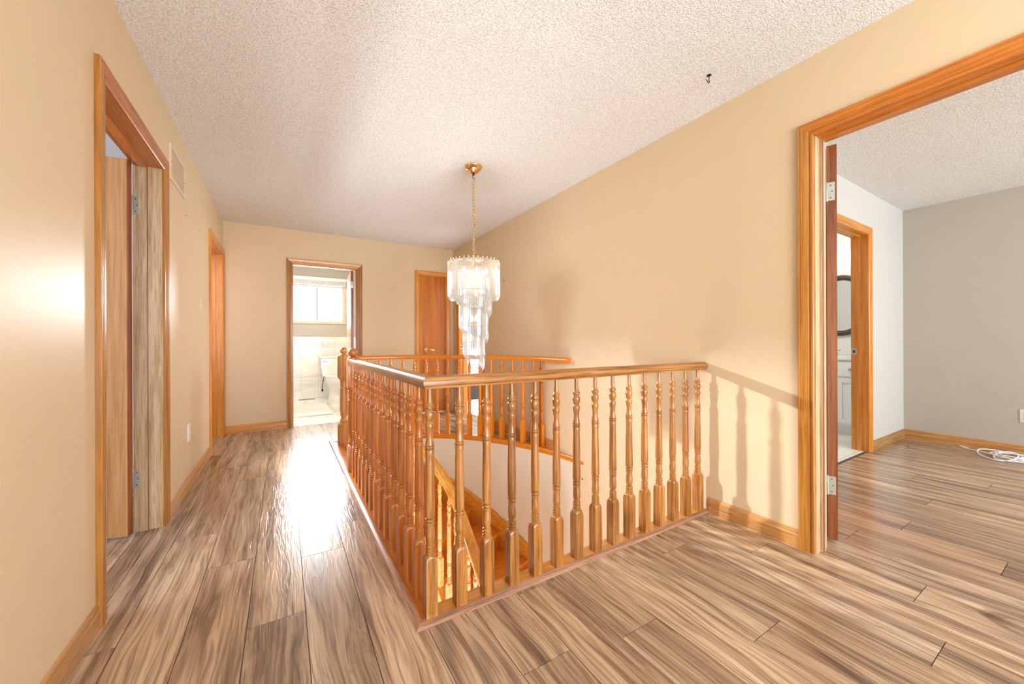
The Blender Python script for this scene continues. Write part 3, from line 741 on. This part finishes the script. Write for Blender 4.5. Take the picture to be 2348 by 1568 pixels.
# outer stringer board against the wall
def outer_str(bm, w=.03, lo=-.30, hi=.10, cap=False):
    keys = [(edges[k][1], -RISE*k) for k in range(len(edges))]
    pts = []
    for i in range(len(keys)-1):
        (p, z0), (q, z1) = keys[i], keys[i+1]
        seg = [p]+[v.copy() for v in wallline if i < 7 and min(p.x, q.x)+.01 < v.x < max(p.x, q.x)-.01 and v.y > 2.45]
        tot = max((q-p).length, .01)
        for v in seg: pts.append((v, z0+(z1-z0)*min(1, (v-p).length/tot)))
    pts.append(keys[-1])
    # smooth the heights
    for _ in range(6):
        zs = [z for _, z in pts]
        pts = [pts[0]]+[(pts[i][0], (zs[i-1]+zs[i]+zs[i+1])/3) for i in range(1, len(pts)-1)]+[pts[-1]]
    rs = []
    for i, (p, z) in enumerate(pts):
        a = pts[max(i-1, 0)][0]; b = pts[min(i+1, len(pts)-1)][0]; d = (b-a).normalized(); s = Vector((d.y, -d.x, 0))
        if cap: pr = [(0, hi), (0, hi+.022), (w-.004, hi+.022), (w, hi+.016), (w, hi+.004), (w-.004, hi)]
        else: pr = [(0, lo), (0, hi), (w, hi), (w, lo)]
        rs.append([tuple(p+s*u+Vector((0, 0, z+v))-off2) for u, v in pr])
    rings(bm, rs)
mk('outer_stringer', M['gold_y'], lambda bm: outer_str(bm, .02, -.24, .13), st, True, angle=40)
mk('outer_cap', M['gold_y'], lambda bm: outer_str(bm, .032, 0, .13, True), st, True, angle=40)
# inner stringer + handrail path
inn = [(.475+.05, 3.235, .86-.02), (.62, 3.20, .64), (.75, 3.183, .47), (.88, 3.127, .29), (.97, 3.055, .16), (1.05, 2.955, .035), (1.10, 2.845, -.07), (1.12, 2.74, -.155), (1.122, 2.56, -.262), (1.12, 2.30, -.47), (1.12, 2.0, -.72), (1.12, 1.7, -.97), (1.12, 1.4, -1.22), (1.12, 1.1, -1.47)]
def inner_z(p):      # nosing height under a point of the inner line
    best = None
    for k in range(len(edges)-1):
        a, b = edges[k][0], edges[k+1][0]; d = b-a; t = max(0, min(1, (Vector((p[0], p[1], 0))-a).dot(d)/max(d.length_squared, 1e-9)))
        q = a+d*t; dist = (q-Vector((p[0], p[1], 0))).length
        if best is None or dist < best[0]: best = (dist, -RISE*(k+t))
    return best[1]
ipts = []
for i in range(len(inn)-1):
    p0, p1, p2, p3 = [Vector(inn[j]) for j in (max(i-1, 0), i, i+1, min(i+2, len(inn)-1))]
    for k in range(4):
        t = k/4; ipts.append(.5*((2*p1)+(-p0+p2)*t+(2*p0-5*p1+4*p2-p3)*t*t+(-p0+3*p1-3*p2+p3)*t**3))
ipts.append(Vector(inn[-1]))
def inner_str(bm, lo, hi, w0, w1):
    rs = []
    for i, p in enumerate(ipts):
        a = ipts[max(i-1, 0)]; b = ipts[min(i+1, len(ipts)-1)]; d = Vector((b.x-a.x, b.y-a.y, 0)).normalized(); s = Vector((d.y, -d.x, 0))
        z = inner_z(p)
        rs.append([tuple(Vector((p.x, p.y, 0))+s*u+Vector((0, 0, z+v))-off2) for u, v in ((w0, lo), (w0, hi), (w1, hi), (w1, lo))])
    rings(bm, rs)
mk('inner_stringer', M['pale_oak'], lambda bm: inner_str(bm, -.26, .06, -.018, .024), st, True, angle=40)
mk('inner_cap', M['gold_y'], lambda bm: inner_str(bm, .06, .085, -.032, .032), st, True, angle=40)
g3 = thing('stair_railing', 'golden oak railing that slopes down the inside of the winding stairs', 'railing', (1.12, 2.7, LOW))
off3 = Vector((1.12, 2.7, LOW))
def slope_rail(bm):
    rs = []
    for i, p in enumerate(ipts):
        a = ipts[max(i-1, 0)]; b = ipts[min(i+1, len(ipts)-1)]; t = (b-a).normalized(); s = Vector((t.y, -t.x, 0)).normalized(); u = s.cross(t)
        if u.z < 0: u = -u
        rs.append([tuple(p+s*x*1.1+u*(z-.024)*1.35-off3) for x, z in HR])
    rings(bm, rs)
mk('handrail', M['gold_y'], slope_rail, g3, True, angle=40)
acc = 0; nxt = .10
for i in range(1, len(ipts)):
    a, b = ipts[i-1], ipts[i]; l = math.hypot(b.x-a.x, b.y-a.y)
    while acc+l >= nxt:
        t = (nxt-acc)/l; p = a.lerp(b, t); zb = inner_z(p)+.084; hgt = p.z-.03-zb
        d = b-a
        if p.y > 1.45: link('baluster', BMESH_P, g3, (p.x-off3.x, p.y-off3.y, zb-off3.z), math.atan2(d.y, d.x), hgt/.858)
        nxt += .115
    acc += l

# ------------------------------------------------------------------ chandelier
CHX, CHY = 1.285, 2.69
ch = thing('chandelier', 'tiered spiral chandelier of clear acrylic prisms hanging on a brass chain', 'chandelier', (CHX, CHY, ZC))
def zc(z): return z-ZC
mk('canopy', M['brass'], lambda bm: lathe(bm, [(.070, 0), (.070, -.006), (.066, -.012), (.060, -.020), (.050, -.032), (.044, -.036), (.030, -.048), (.014, -.054), (.004, -.056)], seg=36), ch, True, angle=50)
mk('hook', M['black'], lambda bm: (lathe(bm, [(.004, -.05), (.009, -.058), (.009, -.066), (.004, -.070)], seg=12), tube(bm, [(.010*math.cos(a), 0, -.082+.014*math.sin(a)) for a in [2*PI*i/14 for i in range(14)]], .0022, 6, True)), ch, True)
def chain_link(bm, z, ang, l=.030, w=.009, r=.0021):
    pts = []
    for i in range(16):
        a = 2*PI*i/16; x = w*math.cos(a); zz = (l/2-w)*(1 if math.sin(a) > 0 else -1)+w*math.sin(a)
        pts.append((x*math.cos(ang), x*math.sin(ang), z+zz))
    tube(bm, pts, r, 6, True)
cl = bmesh.new(); chain_link(cl, 0, 0); _l = obj('chain_link', cl, M['chain'], None, True); LM = _l.data; bpy.data.objects.remove(_l)
z = -.105; i = 0
while z > zc(1.70):
    link('chain_link', LM, ch, (.0006*math.sin(i*1.7), 0, z), (PI/2)*(i % 2)+.5); z -= .0245; i += 1
mk('power_cord', M['chain'], lambda bm: tube(bm, [(.014*math.sin(-zz*19)*math.exp(-((zz+.3)/.28)**2)+.004*math.sin(zz*40), .004*math.cos(zz*30), zz) for zz in [-.06-.005*k for k in range(133)]], .0017, 6), ch, True)
# brass frame: rings with pins
def frame(bm):
    for r, zz in ((.192, 1.655), (.150, 1.652), (.10, 1.44), (.085, 1.30), (.062, 1.16), (.05, 1.03)):
        tube(bm, [(r*math.cos(a), r*math.sin(a), zc(zz)) for a in [2*PI*k/48 for k in range(48)]], .004, 6, True)
    for k in range(6):
        a = PI*k/3+.2; tube(bm, [(0, 0, zc(1.675)), (.10*math.cos(a), .10*math.sin(a), zc(1.672)), (.192*math.cos(a), .192*math.sin(a), zc(1.655))], .0035, 6)
    tube(bm, [(0, 0, zc(1.70)), (0, 0, zc(.98))], .006, 8)
    for k in range(34):
        a = 2*PI*k/34; c, s_ = math.cos(a), math.sin(a)
        tube(bm, [(.192*c, .192*s_, zc(1.655)), (.194*c, .194*s_, zc(1.668)), (.199*c, .199*s_, zc(1.671))], .0016, 5)
mk('frame', M['brass'], frame, ch, True)
def prism(length, w=.0165, cut=.045):
    bm = bmesh.new()
    # triangular bar, flat side outwards (+x); slanted bottom; small notch at the top
    top = [(-.003, w/2, 0), (-.003, -w/2, 0), (w*.5, 0, 0)]
    rings(bm, [[(x*.7, y*.7, .004) for x, y, _ in top], [(x, y, -.002) for x, y, _ in top], [(x, y, -length+(0 if x > 0 else -cut*.25)) for x, y, _ in top], [(-w*.55+x*.3, y*.3, -length-cut*.72) for x, y, _ in top]])
    return bm
_p = obj('prism', prism(.262, .0205), M['crystal'], None, False); P1 = _p.data; bpy.data.objects.remove(_p)
_p = obj('prism', prism(.235, .0185, .05), M['crystal'], None, False); P2 = _p.data; bpy.data.objects.remove(_p)
n1 = 62
for k in range(n1):
    a = 2*PI*k/n1
    link('prism', P1, ch, (.196*math.cos(a), .196*math.sin(a), zc(1.652)), a)
# the spiral: starts at the left, runs round the front to the right, and down
left = math.pi-yaw*0+(-(yaw))+0   # direction of image-left in plan
def spiral(s):
    """s in half turns; returns radius, angle, bottom height"""
    zb = 1.335-.105*s
    steps = [.142, .134, .112, .104, .082, .076]
    r = steps[min(5, int(s))]+(steps[min(5, int(s)+1)]-steps[min(5, int(s))])*(s % 1)
    return r, math.pi-yaw+PI*s, zb
items = []; s = 0
while s < 5.2:
    r, a, zb = spiral(s); items.append((r, a, zb)); s += .0175/(PI*r)
n_sep = 100-n1
# the spiral prisms facing the room come first as parts; the rest are one bundle
front = sorted(range(len(items)), key=lambda i: (CHX+items[i][0]*math.cos(items[i][1]))*math.sin(yaw)+(CHY+items[i][0]*math.sin(items[i][1]))*math.cos(yaw))
fs = set(front[:n_sep])
bmr = bmesh.new()
for i, (r, a, zb) in enumerate(items):
    zt_ = zc(zb)+.235+.036
    if i in fs: link('prism', P2, ch, (r*math.cos(a), r*math.sin(a), zt_), a)
    else:
        b2 = prism(.235, .0185, .05); me = bpy.data.meshes.new('tmp')
        b2.transform(Matrix.Translation((r*math.cos(a), r*math.sin(a), zt_)) @ Matrix.Rotation(a, 4, 'Z')); b2.to_mesh(me); b2.free(); bmr.from_mesh(me); bpy.data.meshes.remove(me)
bp_ = obj('prism_bundle', bmr, M['crystal'], ch); bp_['kind'] = 'stuff'
for k, (r, a, zz) in enumerate(((.10, .3, 1.585), (.10, 1.35, 1.585), (.10, 2.4, 1.585), (.10, 3.45, 1.585), (.10, 4.5, 1.585), (.10, 5.55, 1.585), (.075, .9, 1.43), (.075, 3.0, 1.43), (.075, 5.1, 1.43), (.04, 1.6, 1.22), (.04, 4.7, 1.22), (.03, 3.2, 1.07), (.02, 5, .95))):
    b_ = mk('bulb', M['bulb'], lambda bm: lathe(bm, [(.004, -.028), (.010, -.020), (.0125, -.008), (.011, .006), (.006, .020), (.001, .028)], (r*math.cos(a), r*math.sin(a), zc(zz)), 10), ch, True)

# ------------------------------------------------------------------ small wall things
def plate(parent_name, label, cat, loc, rotz, w=.07, h=.115, kind='switch', m=None):
    """local: plate in xz plane, facing -y"""
    t = thing(parent_name, label, cat, loc, rotz)
    mm = m or M['white']
    mk('cover_plate', mm, B(-w/2, -.006, -h/2, w/2, 0, h/2), t, bev=.002)
    if kind == 'switch':
        mk('toggle', mm, lambda bm: box(bm, -.005, -.016, -.004, .005, -.006, .012), t, bev=.001)
        mk('screws', M['slot'], lambda bm: [box(bm, -.0025, -.0068, zz-.0025, .0025, -.006, zz+.0025) for zz in (-.03, .03)], t)
    else:
        for zz in (-.022, .022):
            r = mk('receptacle', mm, lambda bm: box(bm, -.016, -.009, zz-.015, .016, -.006, zz+.015), t, bev=.002)
            mk('slots', M['slot'], lambda bm: [box(bm, xx-.0012, -.0095, zz-.006, xx+.0012, -.009, zz+.006) for xx in (-.006, .006)]+[box(bm, -.002, -.0095, zz-.012, .002, -.009, zz-.009)], r)
    return t
plate('light_switch', 'cream light switch plate on left wall before the second doorway', 'switch', (XL, 3.955, 1.335), -PI/2*-1, .075, .118, 'switch', M['almond'])
plate('wall_outlet', 'white power outlet low on left wall between the two doorways', 'outlet', (XL, 3.497, .395), PI/2, .085, .125, 'outlet')
plate('wall_outlet', 'white outlet low on the far grey wall of the right room', 'outlet', (5.66, .485, .35), -PI/2, .08, .115, 'outlet')
# return-air grille
gr = thing('air_vent', 'cream return air grille high on left wall beside the first door', 'vent', (XL, 3.185, 2.125))
def grill(bm):
    w, h = .195, .108
    for a in ((-w, -h, w, -h+.022), (-w, h-.022, w, h), (-w, -h+.022, -w+.022, h-.022), (w-.022, -h+.022, w, h-.022)):
        box(bm, 0, a[0], a[1], .008, a[2], a[3])
mk('frame', M['almond'], grill, gr)
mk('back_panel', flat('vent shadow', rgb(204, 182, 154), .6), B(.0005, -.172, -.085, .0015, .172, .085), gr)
mk('louvres', M['almond'], lambda bm: [box(bm, .0015, -.172, -.082+.0118*k, .0068, .172, -.082+.0118*k+.006) for k in range(14)], gr)
mk('screws', M['slot'], lambda bm: [box(bm, .008, yy-.003, -.003, .009, yy+.003, .003) for yy in (-.184, .184)], gr)
for (yy, zz, lb) in ((3.42, 1.918, 'small screw left in the wall below the air grille'), (3.89, 1.928, 'small screw left in the wall above the light switch')):
    s = mk('wall_screw', M['steel'], lambda bm: tube(bm, [(XL-.002, yy, zz), (XL+.012, yy, zz)], .0028, 8), None, True); tag(s, lb, 'screw')
s = mk('wall_screw', M['slot'], lambda bm: tube(bm, [(XR+.002, 3.785, 1.745), (XR-.010, 3.785, 1.745)], .0045, 8), None, True); tag(s, 'small dark screw in the tan right wall beside the chandelier', 'screw')
s = mk('wall_screw', M['slot'], lambda bm: tube(bm, [(XR+.002, 2.453, -.149), (XR-.008, 2.453, -.149)], .005, 8), None, True); tag(s, 'tiny dark screw in the stairwell wall below the curved board', 'screw')
# ceiling hook
hk = thing('ceiling_hook', 'small black open hook screwed into the popcorn ceiling', 'hook', (1.895, 1.138, ZC))
mk('collar', M['black'], lambda bm: lathe(bm, [(.011, 0), (.011, -.002), (.006, -.005), (.003, -.006)], seg=14), hk, True)
mk('hook_wire', M['black'], lambda bm: tube(bm, [(0, 0, -.004), (.001, 0, -.018)]+[(.013*math.cos(a)*.9-.011, .004*math.sin(a), -.030+.016*math.sin(a)) for a in [PI*.12-PI*1.1*k/10 for k in range(11)]], .0022, 8), hk, True)

# ------------------------------------------------------------------ bathroom contents
win = bpy.data.objects.new('window_1', None); COL.objects.link(win); struct(win, 'bright sliding window with oak casing in the bathroom'); win.location = (.5425, YW, 1.42)
W0, W1, WH = -.4525, .4525, .68
mk('frame', M['vinyl'], lambda bm: [box(bm, *q) for q in ((W0, .03, 0, W1, .09, .03), (W0, .03, WH-.03, W1, .09, WH), (W0, .03, .03, W0+.03, .09, WH-.03), (W1-.03, .03, .03, W1, .09, WH-.03))], win)
mk('mullion', flat('grey mullion', rgb(150, 160, 168), .4), B(-.012, .035, .03, .012, .08, WH-.03), win)
for x0_, x1_ in ((W0+.03, -.012), (.012, W1-.03)): mk('pane', M['glass'], B(x0_, .055, .03, x1_, .059, WH-.03), win)
mk('sill', M['winoak'], B(W0-.05, -.02, -.035, W1+.05, .03, 0), win, bev=.003)
mk('casing', M['winoak'], lambda bm: [box(bm, W1, -.016, 0, W1+.045, 0, WH+.04), box(bm, W0-.045, -.016, 0, W0, 0, WH+.04)], win, bev=.003)
bl = thing('window_blind', 'white rolled-up blind across the top of the bathroom window', 'blind', (.5425, YW-.02, 2.10))
mk('headrail', M['vinyl'], B(-.50, -.05, .085, .50, .0, .15), bl, bev=.006)
mk('stacked_slats', M['vinyl'], lambda bm: [box(bm, -.49, -.046, .002+.014*k, .49, -.006, .011+.014*k) for k in range(6)], bl)
mk('pull_cord', M['cord'], lambda bm: tube(bm, [(.43, -.052, .09), (.432, -.052, -.3), (.431, -.052, -.72)], .0025, 6), bl, True)

to = thing('toilet', 'white two-piece toilet against the tiled bathroom wall', 'toilet', (.82, YW-.02, 0))
def loft(bm, secs, n=28):
    """secs: (cx, cy, rx, ry_front, ry_back, z)"""
    rs = []
    for cx, cy, rx, rf, rb, z in secs:
        rs.append([(cx+rx*math.cos(a), cy+(rf if math.sin(a) < 0 else rb)*math.sin(a), z) for a in [2*PI*i/n for i in range(n)]])
    rings(bm, rs)
mk('bowl', M['ceramic'], lambda bm: loft(bm, [(0, -.34, .135, .22, .22, 0), (0, -.34, .132, .215, .22, .03), (0, -.33, .112, .16, .22, .08), (0, -.33, .112, .165, .22, .16), (0, -.36, .14, .21, .20, .24), (0, -.40, .178, .26, .19, .33), (0, -.42, .188, .275, .19, .385), (0, -.42, .186, .272, .19, .40)]), to, True, angle=50)
mk('seat', M['ceramic'], lambda bm: loft(bm, [(0, -.42, .186, .270, .19, .402), (0, -.42, .190, .275, .19, .410), (0, -.42, .186, .270, .19, .420)]), to, True)
mk('lid', M['ceramic'], lambda bm: loft(bm, [(0, -.42, .184, .266, .19, .422), (0, -.42, .188, .270, .19, .430), (0, -.42, .17, .25, .18, .440), (0, -.42, .10, .15, .12, .444)]), to, True)
mk('tank', M['ceramic'], lambda bm: rings(bm, [[(-hw, -.20, z), (hw, -.20, z), (hw, -.012, z), (-hw, -.012, z)] for hw, z in ((.20, .40), (.205, .42), (.232, .60), (.24, .745))]), to, bev=.012)
mk('tank_lid', M['ceramic'], B(-.255, -.215, .745, .255, -.006, .780), to, bev=.008)
mk('flush_lever', M['steel'], lambda bm: (tube(bm, [(-.19, -.20, .69), (-.19, -.222, .69)], .012, 12), tube(bm, [(-.19, -.222, .69), (-.12, -.226, .683)], .006, 8)), to, True)
mk('supply_hose', M['charcoal'], lambda bm: (tube(bm, [(-.20, -.01, .14), (-.20, -.05, .14), (-.205, -.055, .2), (-.19, -.06, .3), (-.17, -.08, .42)], .006, 8), lathe(bm, [(.012, .12), (.016, .13), (.016, .155), (.010, .165)], (-.20, -.055, 0), 10)), to, True)

mt = mk('bath_mat', M['mat'], lambda bm: box(bm, -.05, 5.97, .002, .61, 7.10, .014), None, bev=.004); tag(mt, 'white bath mat on the tiled bathroom floor', 'mat')
rg = thing('floor_register', 'narrow dark floor vent by the bathroom back wall', 'vent', (.36, 7.76, .002))
mk('frame', M['almond'], lambda bm: [box(bm, *q) for q in ((-.135, -.05, 0, .135, -.035, .005), (-.135, .035, 0, .135, .05, .005), (-.135, -.035, 0, -.12, .035, .005), (.12, -.035, 0, .135, .035, .005))], rg)
mk('louvres', M['slot'], lambda bm: [box(bm, -.12+.012*k, -.035, 0, -.113+.012*k, .035, .004) for k in range(20)]+[box(bm, -.12, -.035, 0, .12, .035, .0012)], rg)
tb = thing('towel_bar', 'white towel bar on the bathroom tiles beside the toilet', 'towel bar', (.42, YW-.012, 1.03))
for xx in (-.27, .25):
    mk('bracket', M['ceramic'], lambda bm: box(bm, xx-.03, -.065, -.045, xx+.03, 0, .055), tb, bev=.01)
mk('bar', M['ceramic'], lambda bm: tube(bm, [(-.25, -.045, 0), (.24, -.045, 0)], .011, 12), tb, True)
bn = thing('waste_bin', 'black bin partly hidden between the newel posts, beside the toilet', 'bin', (1.16, 7.45, .001))
mk('body', M['black'], lambda bm: lathe(bm, [(.085, 0), (.09, .004), (.105, .27), (.108, .275), (.10, .277), (.098, .268), (.084, .012), (.001, .012)], seg=24), bn, True, angle=50)
mk('liner_rim', M['charcoal'], lambda bm: tube(bm, [(.106*math.cos(a), .106*math.sin(a), .276) for a in [2*PI*k/24 for k in range(24)]], .005, 6, True), bn, True)
# bright room on the right: dark object on the pale floor
ub = thing('storage_box', 'dark grey box on the pale floor beyond the far right doorway', 'box', (2.93, 6.28, .001))
mk('body', M['charcoal'], lambda bm: rings(bm, [[(-.20, -.15, 0), (.20, -.15, 0), (.20, .15, 0), (-.20, .15, 0)], [(-.215, -.165, .40), (.215, -.165, .40), (.215, .165, .40), (-.215, .165, .40)]]), ub, bev=.01)
mk('lid', M['charcoal'], B(-.23, -.18, .40, .23, .18, .43), ub, bev=.008)
mk('handle', M['black'], lambda bm: tube(bm, [(-.06, -.163, .30), (-.055, -.19, .29), (.055, -.19, .29), (.06, -.163, .30)], .007, 8), ub, True)

# ------------------------------------------------------------------ ensuite
va = thing('vanity', 'white bathroom vanity with panelled doors seen through the right room doorway', 'vanity', (5.78, 1.92, .001), 0)
mk('cabinet', M['vanity'], lambda bm: (box(bm, -.55, -.46, .10, -.005, .46, .82), box(bm, -.49, -.45, 0, -.02, .45, .10)), va)
mk('countertop', M['ceramic'], B(-.58, -.48, .82, -.002, .48, .862), va, bev=.004)
for yy in (-.345, -.115, .115, .345):
    dr = mk('drawer', M['vanity'], B(-.568, yy-.108, .64, -.55, yy+.108, .80), va, bev=.002)
    mk('knob', M['nickel'], lambda bm: tube(bm, [(-.568, yy, .72), (-.585, yy, .72), (-.592, yy, .72)], .011, 12), dr, True)
    do = mk('door', M['vanity'], lambda bm: (box(bm, -.568, yy-.108, .13, -.55, yy-.07, .625), box(bm, -.568, yy+.07, .13, -.55, yy+.108, .625), box(bm, -.568, yy-.07, .13, -.55, yy+.07, .18), box(bm, -.568, yy-.07, .575, -.55, yy+.07, .625), box(bm, -.558, yy-.07, .18, -.55, yy+.07, .575)), va)
fc = thing('faucet', 'tall chrome arched faucet on the white vanity top', 'faucet', (5.62, 1.93, .863))
mk('spout', M['steel'], lambda bm: (lathe(bm, [(.024, 0), (.024, .006), (.014, .016), (.012, .03)], seg=16), tube(bm, [(0, 0, .02), (0, 0, .17)]+[(-.055+.055*math.cos(a), 0, .17+.055*math.sin(a)) for a in [PI*k/10 for k in range(1, 11)]]+[(-.11, 0, .14)], .011, 12)), fc, True)
for yy in (-.10, .10):
    mk('tap_handle', M['steel'], lambda bm: (lathe(bm, [(.022, 0), (.022, .005), (.012, .012), (.011, .04), (.016, .046), (.012, .056), (.003, .06)], (0, yy, 0), 16), tube(bm, [(0, yy, .05), (-.005, yy+math.copysign(.05, yy), .058)], .005, 8)), fc, True)
mi = thing('wall_mirror', 'oval mirror in a dark frame above the vanity', 'mirror', (5.78, 1.83, 1.455))
def oval(bm, ry, rz, x0, r):
    tube(bm, [(x0, ry*math.cos(a), rz*math.sin(a)) for a in [2*PI*k/48 for k in range(48)]], r, 10, True)
mk('frame', M['espresso'], lambda bm: oval(bm, .275, .335, -.02, .032), mi, True)
mk('glass', M['mirror'], lambda bm: rings(bm, [[(x, .262*math.cos(a), .322*math.sin(a)) for a in [2*PI*k/48 for k in range(48)]] for x in (-.006, -.014)]), mi)
vl = thing('vanity_light', 'round frosted wall lamp with chrome bands above the oval mirror', 'lamp', (5.78, 1.80, 2.02))
mk('back_plate', M['steel'], lambda bm: box(bm, -.025, -.22, -.04, 0, .22, .04), vl, bev=.004)
mk('shade', M['frost'], lambda bm: rings(bm, [[(-.02-d, ry*math.cos(a), rz*math.sin(a)) for a in [2*PI*k/24 for k in range(24)]] for d, ry, rz in ((0, .17, .08), (.04, .16, .075), (.07, .13, .06), (.085, .07, .03), (.088, .01, .005))]), vl, True)
mk('band', M['steel'], lambda bm: [tube(bm, [(-.03, yy, -.085), (-.10, yy*.8, -.03), (-.10, yy*.8, .03), (-.03, yy, .085)], .005, 6) for yy in (-.09, 0, .09)], vl, True)

# ------------------------------------------------------------------ white cord coil in the right room
def coil(bm):
    rr = random.Random(3); cx, cy = 5.42, .60; pts = []
    for k in range(240):
        t = k/240; a = t*2*PI*4.6
        rx = .19+.05*math.sin(a*.37+1); ry = .11+.05*math.cos(a*.53)
        x = cx+.03*math.sin(a*.21)+rx*math.cos(a)*(.75+.4*math.sin(t*9)); y = cy-.05*t*2+ry*math.sin(a)
        pts.append((min(x, 5.63), y, .008+.03*(.5+.5*math.sin(a*1.7))*(.4+t*.6)))
    tube(bm, pts, .0055, 7)
    tube(bm, [(5.40, .62, .01), (5.44, .70, .012), (5.50, .78, .007), (5.53, .835, .008)], .0055, 7)
    tube(bm, [(5.50, .42, .03), (5.56, .30, .02), (5.60, .12, .008), (5.62, -.1, .007)], .0055, 7)
    tube(bm, [(5.36, .52, .02), (5.47, .36, .045), (5.56, .26, .03), (5.6, .1, .02)], .0055, 7)
cc = thing('cable', 'loose coil of white cable on the floor by the far grey wall', 'cable', (5.42, .6, 0))
o = mk('cord', M['cord'], lambda bm: (coil(bm), bmesh.ops.translate(bm, verts=bm.verts[:], vec=(-5.42, -.6, 0))), cc, True, angle=60)
mk('plug', M['cord'], lambda bm: rings(bm, [[(.085+dx, .20+dx*.9+dy*.0+.009*math.cos(a)*s_, .011+.009*math.sin(a)*s_) for a in [2*PI*k/10 for k in range(10)]] for dx, dy, s_ in ((0, 0, .6), (.01, 0, 1), (.05, 0, 1.1), (.07, 0, .8))]), cc, True)

# ------------------------------------------------------------------ lights
def area(name, loc, target, sx, sy, power, col, spread=PI):
    ld = bpy.data.lights.new(name, 'AREA'); ld.shape = 'RECTANGLE'; ld.size = sx; ld.size_y = sy; ld.energy = power; ld.color = col; ld.spread = spread
    o = bpy.data.objects.new(name, ld); COL.objects.link(o); o.location = loc
    d = Vector(target)-Vector(loc); o.rotation_euler = d.to_track_quat('-Z', 'Y').to_euler(); return o
def point(name, loc, power, col, r=.1):
    ld = bpy.data.lights.new(name, 'POINT'); ld.energy = power; ld.color = col; ld.shadow_soft_size = r
    o = bpy.data.objects.new(name, ld); COL.objects.link(o); o.location = loc; return o
COOL = (.86, .93, 1); WARM = (1, .86, .68); NEUT = (1, .97, .93)
area('bath_window_light', (.54, YW+.35, 1.78), (.54, 5, 1.2), 1.1, .8, 310, (.95, .98, 1))
area('left_room_sun', (-1.40, 5.95, 2.305), (2.0, 1.3, .45), .36, .09, 78, (.90, .96, 1), math.radians(62))
area('left_room_window', (-3.5, 2.1, 1.5), (-.6, 2.4, 1.2), 1.4, 1.1, 60, (.80, .88, 1))
area('right_room_window', (4.0, -3.1, 1.5), (4.0, 1, 1.3), 2.0, 1.2, 125, (.82, .91, 1))
area('far_right_window', (4.9, 5.6, 1.5), (2.3, 4.7, .8), 1.8, 1.2, 160, (.86, .93, 1))
point('ensuite_lamp', (4.6, 1.9, 2.1), 24, (1, .98, .95), .12)
area('hall_fill', (.8, YF+.15, 1.0), (.9, 2.2, 1.9), 2.2, 1.6, 175, (.77, .90, 1))
point('chandelier_glow', (CHX, CHY, 1.52), 4, (1, .86, .62), .1)
area('lower_hall', (1.3, 1.2, -2.2), (1.6, 3.6, -.6), 1.6, 1.2, 45, (.88, .95, 1))
area('stairwell_up_fill', (.80, 2.2, -2.3), (.95, 3.5, 2.4), .6, 1.5, 65, (.86, .94, 1))  # unseen fill added below the stair opening to brighten the hall ceiling
point('bath_lamp', (.3, 6.6, 2.2), 4, (1, 1, 1), .15)

w = bpy.data.worlds.new('World'); sc.world = w; w.use_nodes = True
bg = w.node_tree.nodes['Background']; bg.inputs[0].default_value = (.95, .98, 1, 1); bg.inputs[1].default_value = 3.0

# ------------------------------------------------------------------ camera
cd = bpy.data.cameras.new('Camera'); cam = bpy.data.objects.new('Camera', cd); COL.objects.link(cam)
cd.sensor_width = 36; cd.sensor_fit = 'HORIZONTAL'; cd.lens = FOC/2348*36; cd.clip_start = .02
c, s = math.cos(yaw), math.sin(yaw); roll = -.0037
right = Vector((c, -s, 0)); up = Vector((0, 0, 1)); fwd = Vector((s, c, 0))
r2 = right*math.cos(roll)+up*math.sin(roll); u2 = -right*math.sin(roll)+up*math.cos(roll)
cam.matrix_world = Matrix(((r2.x, u2.x, -fwd.x, 0), (r2.y, u2.y, -fwd.y, 0), (r2.z, u2.z, -fwd.z, 1.03), (0, 0, 0, 1)))
sc.camera = cam

sc.view_settings.view_transform = 'Standard'
sc.view_settings.look = 'None'
sc.view_settings.exposure = .19
sc.cycles.use_denoising = True
sc.cycles.max_bounces = 10; sc.cycles.diffuse_bounces = 6; sc.cycles.transparent_max_bounces = 32; sc.cycles.glossy_bounces = 4
sc.cycles.caustics_reflective = False; sc.cycles.caustics_refractive = False
sc.cycles.sample_clamp_indirect = 6
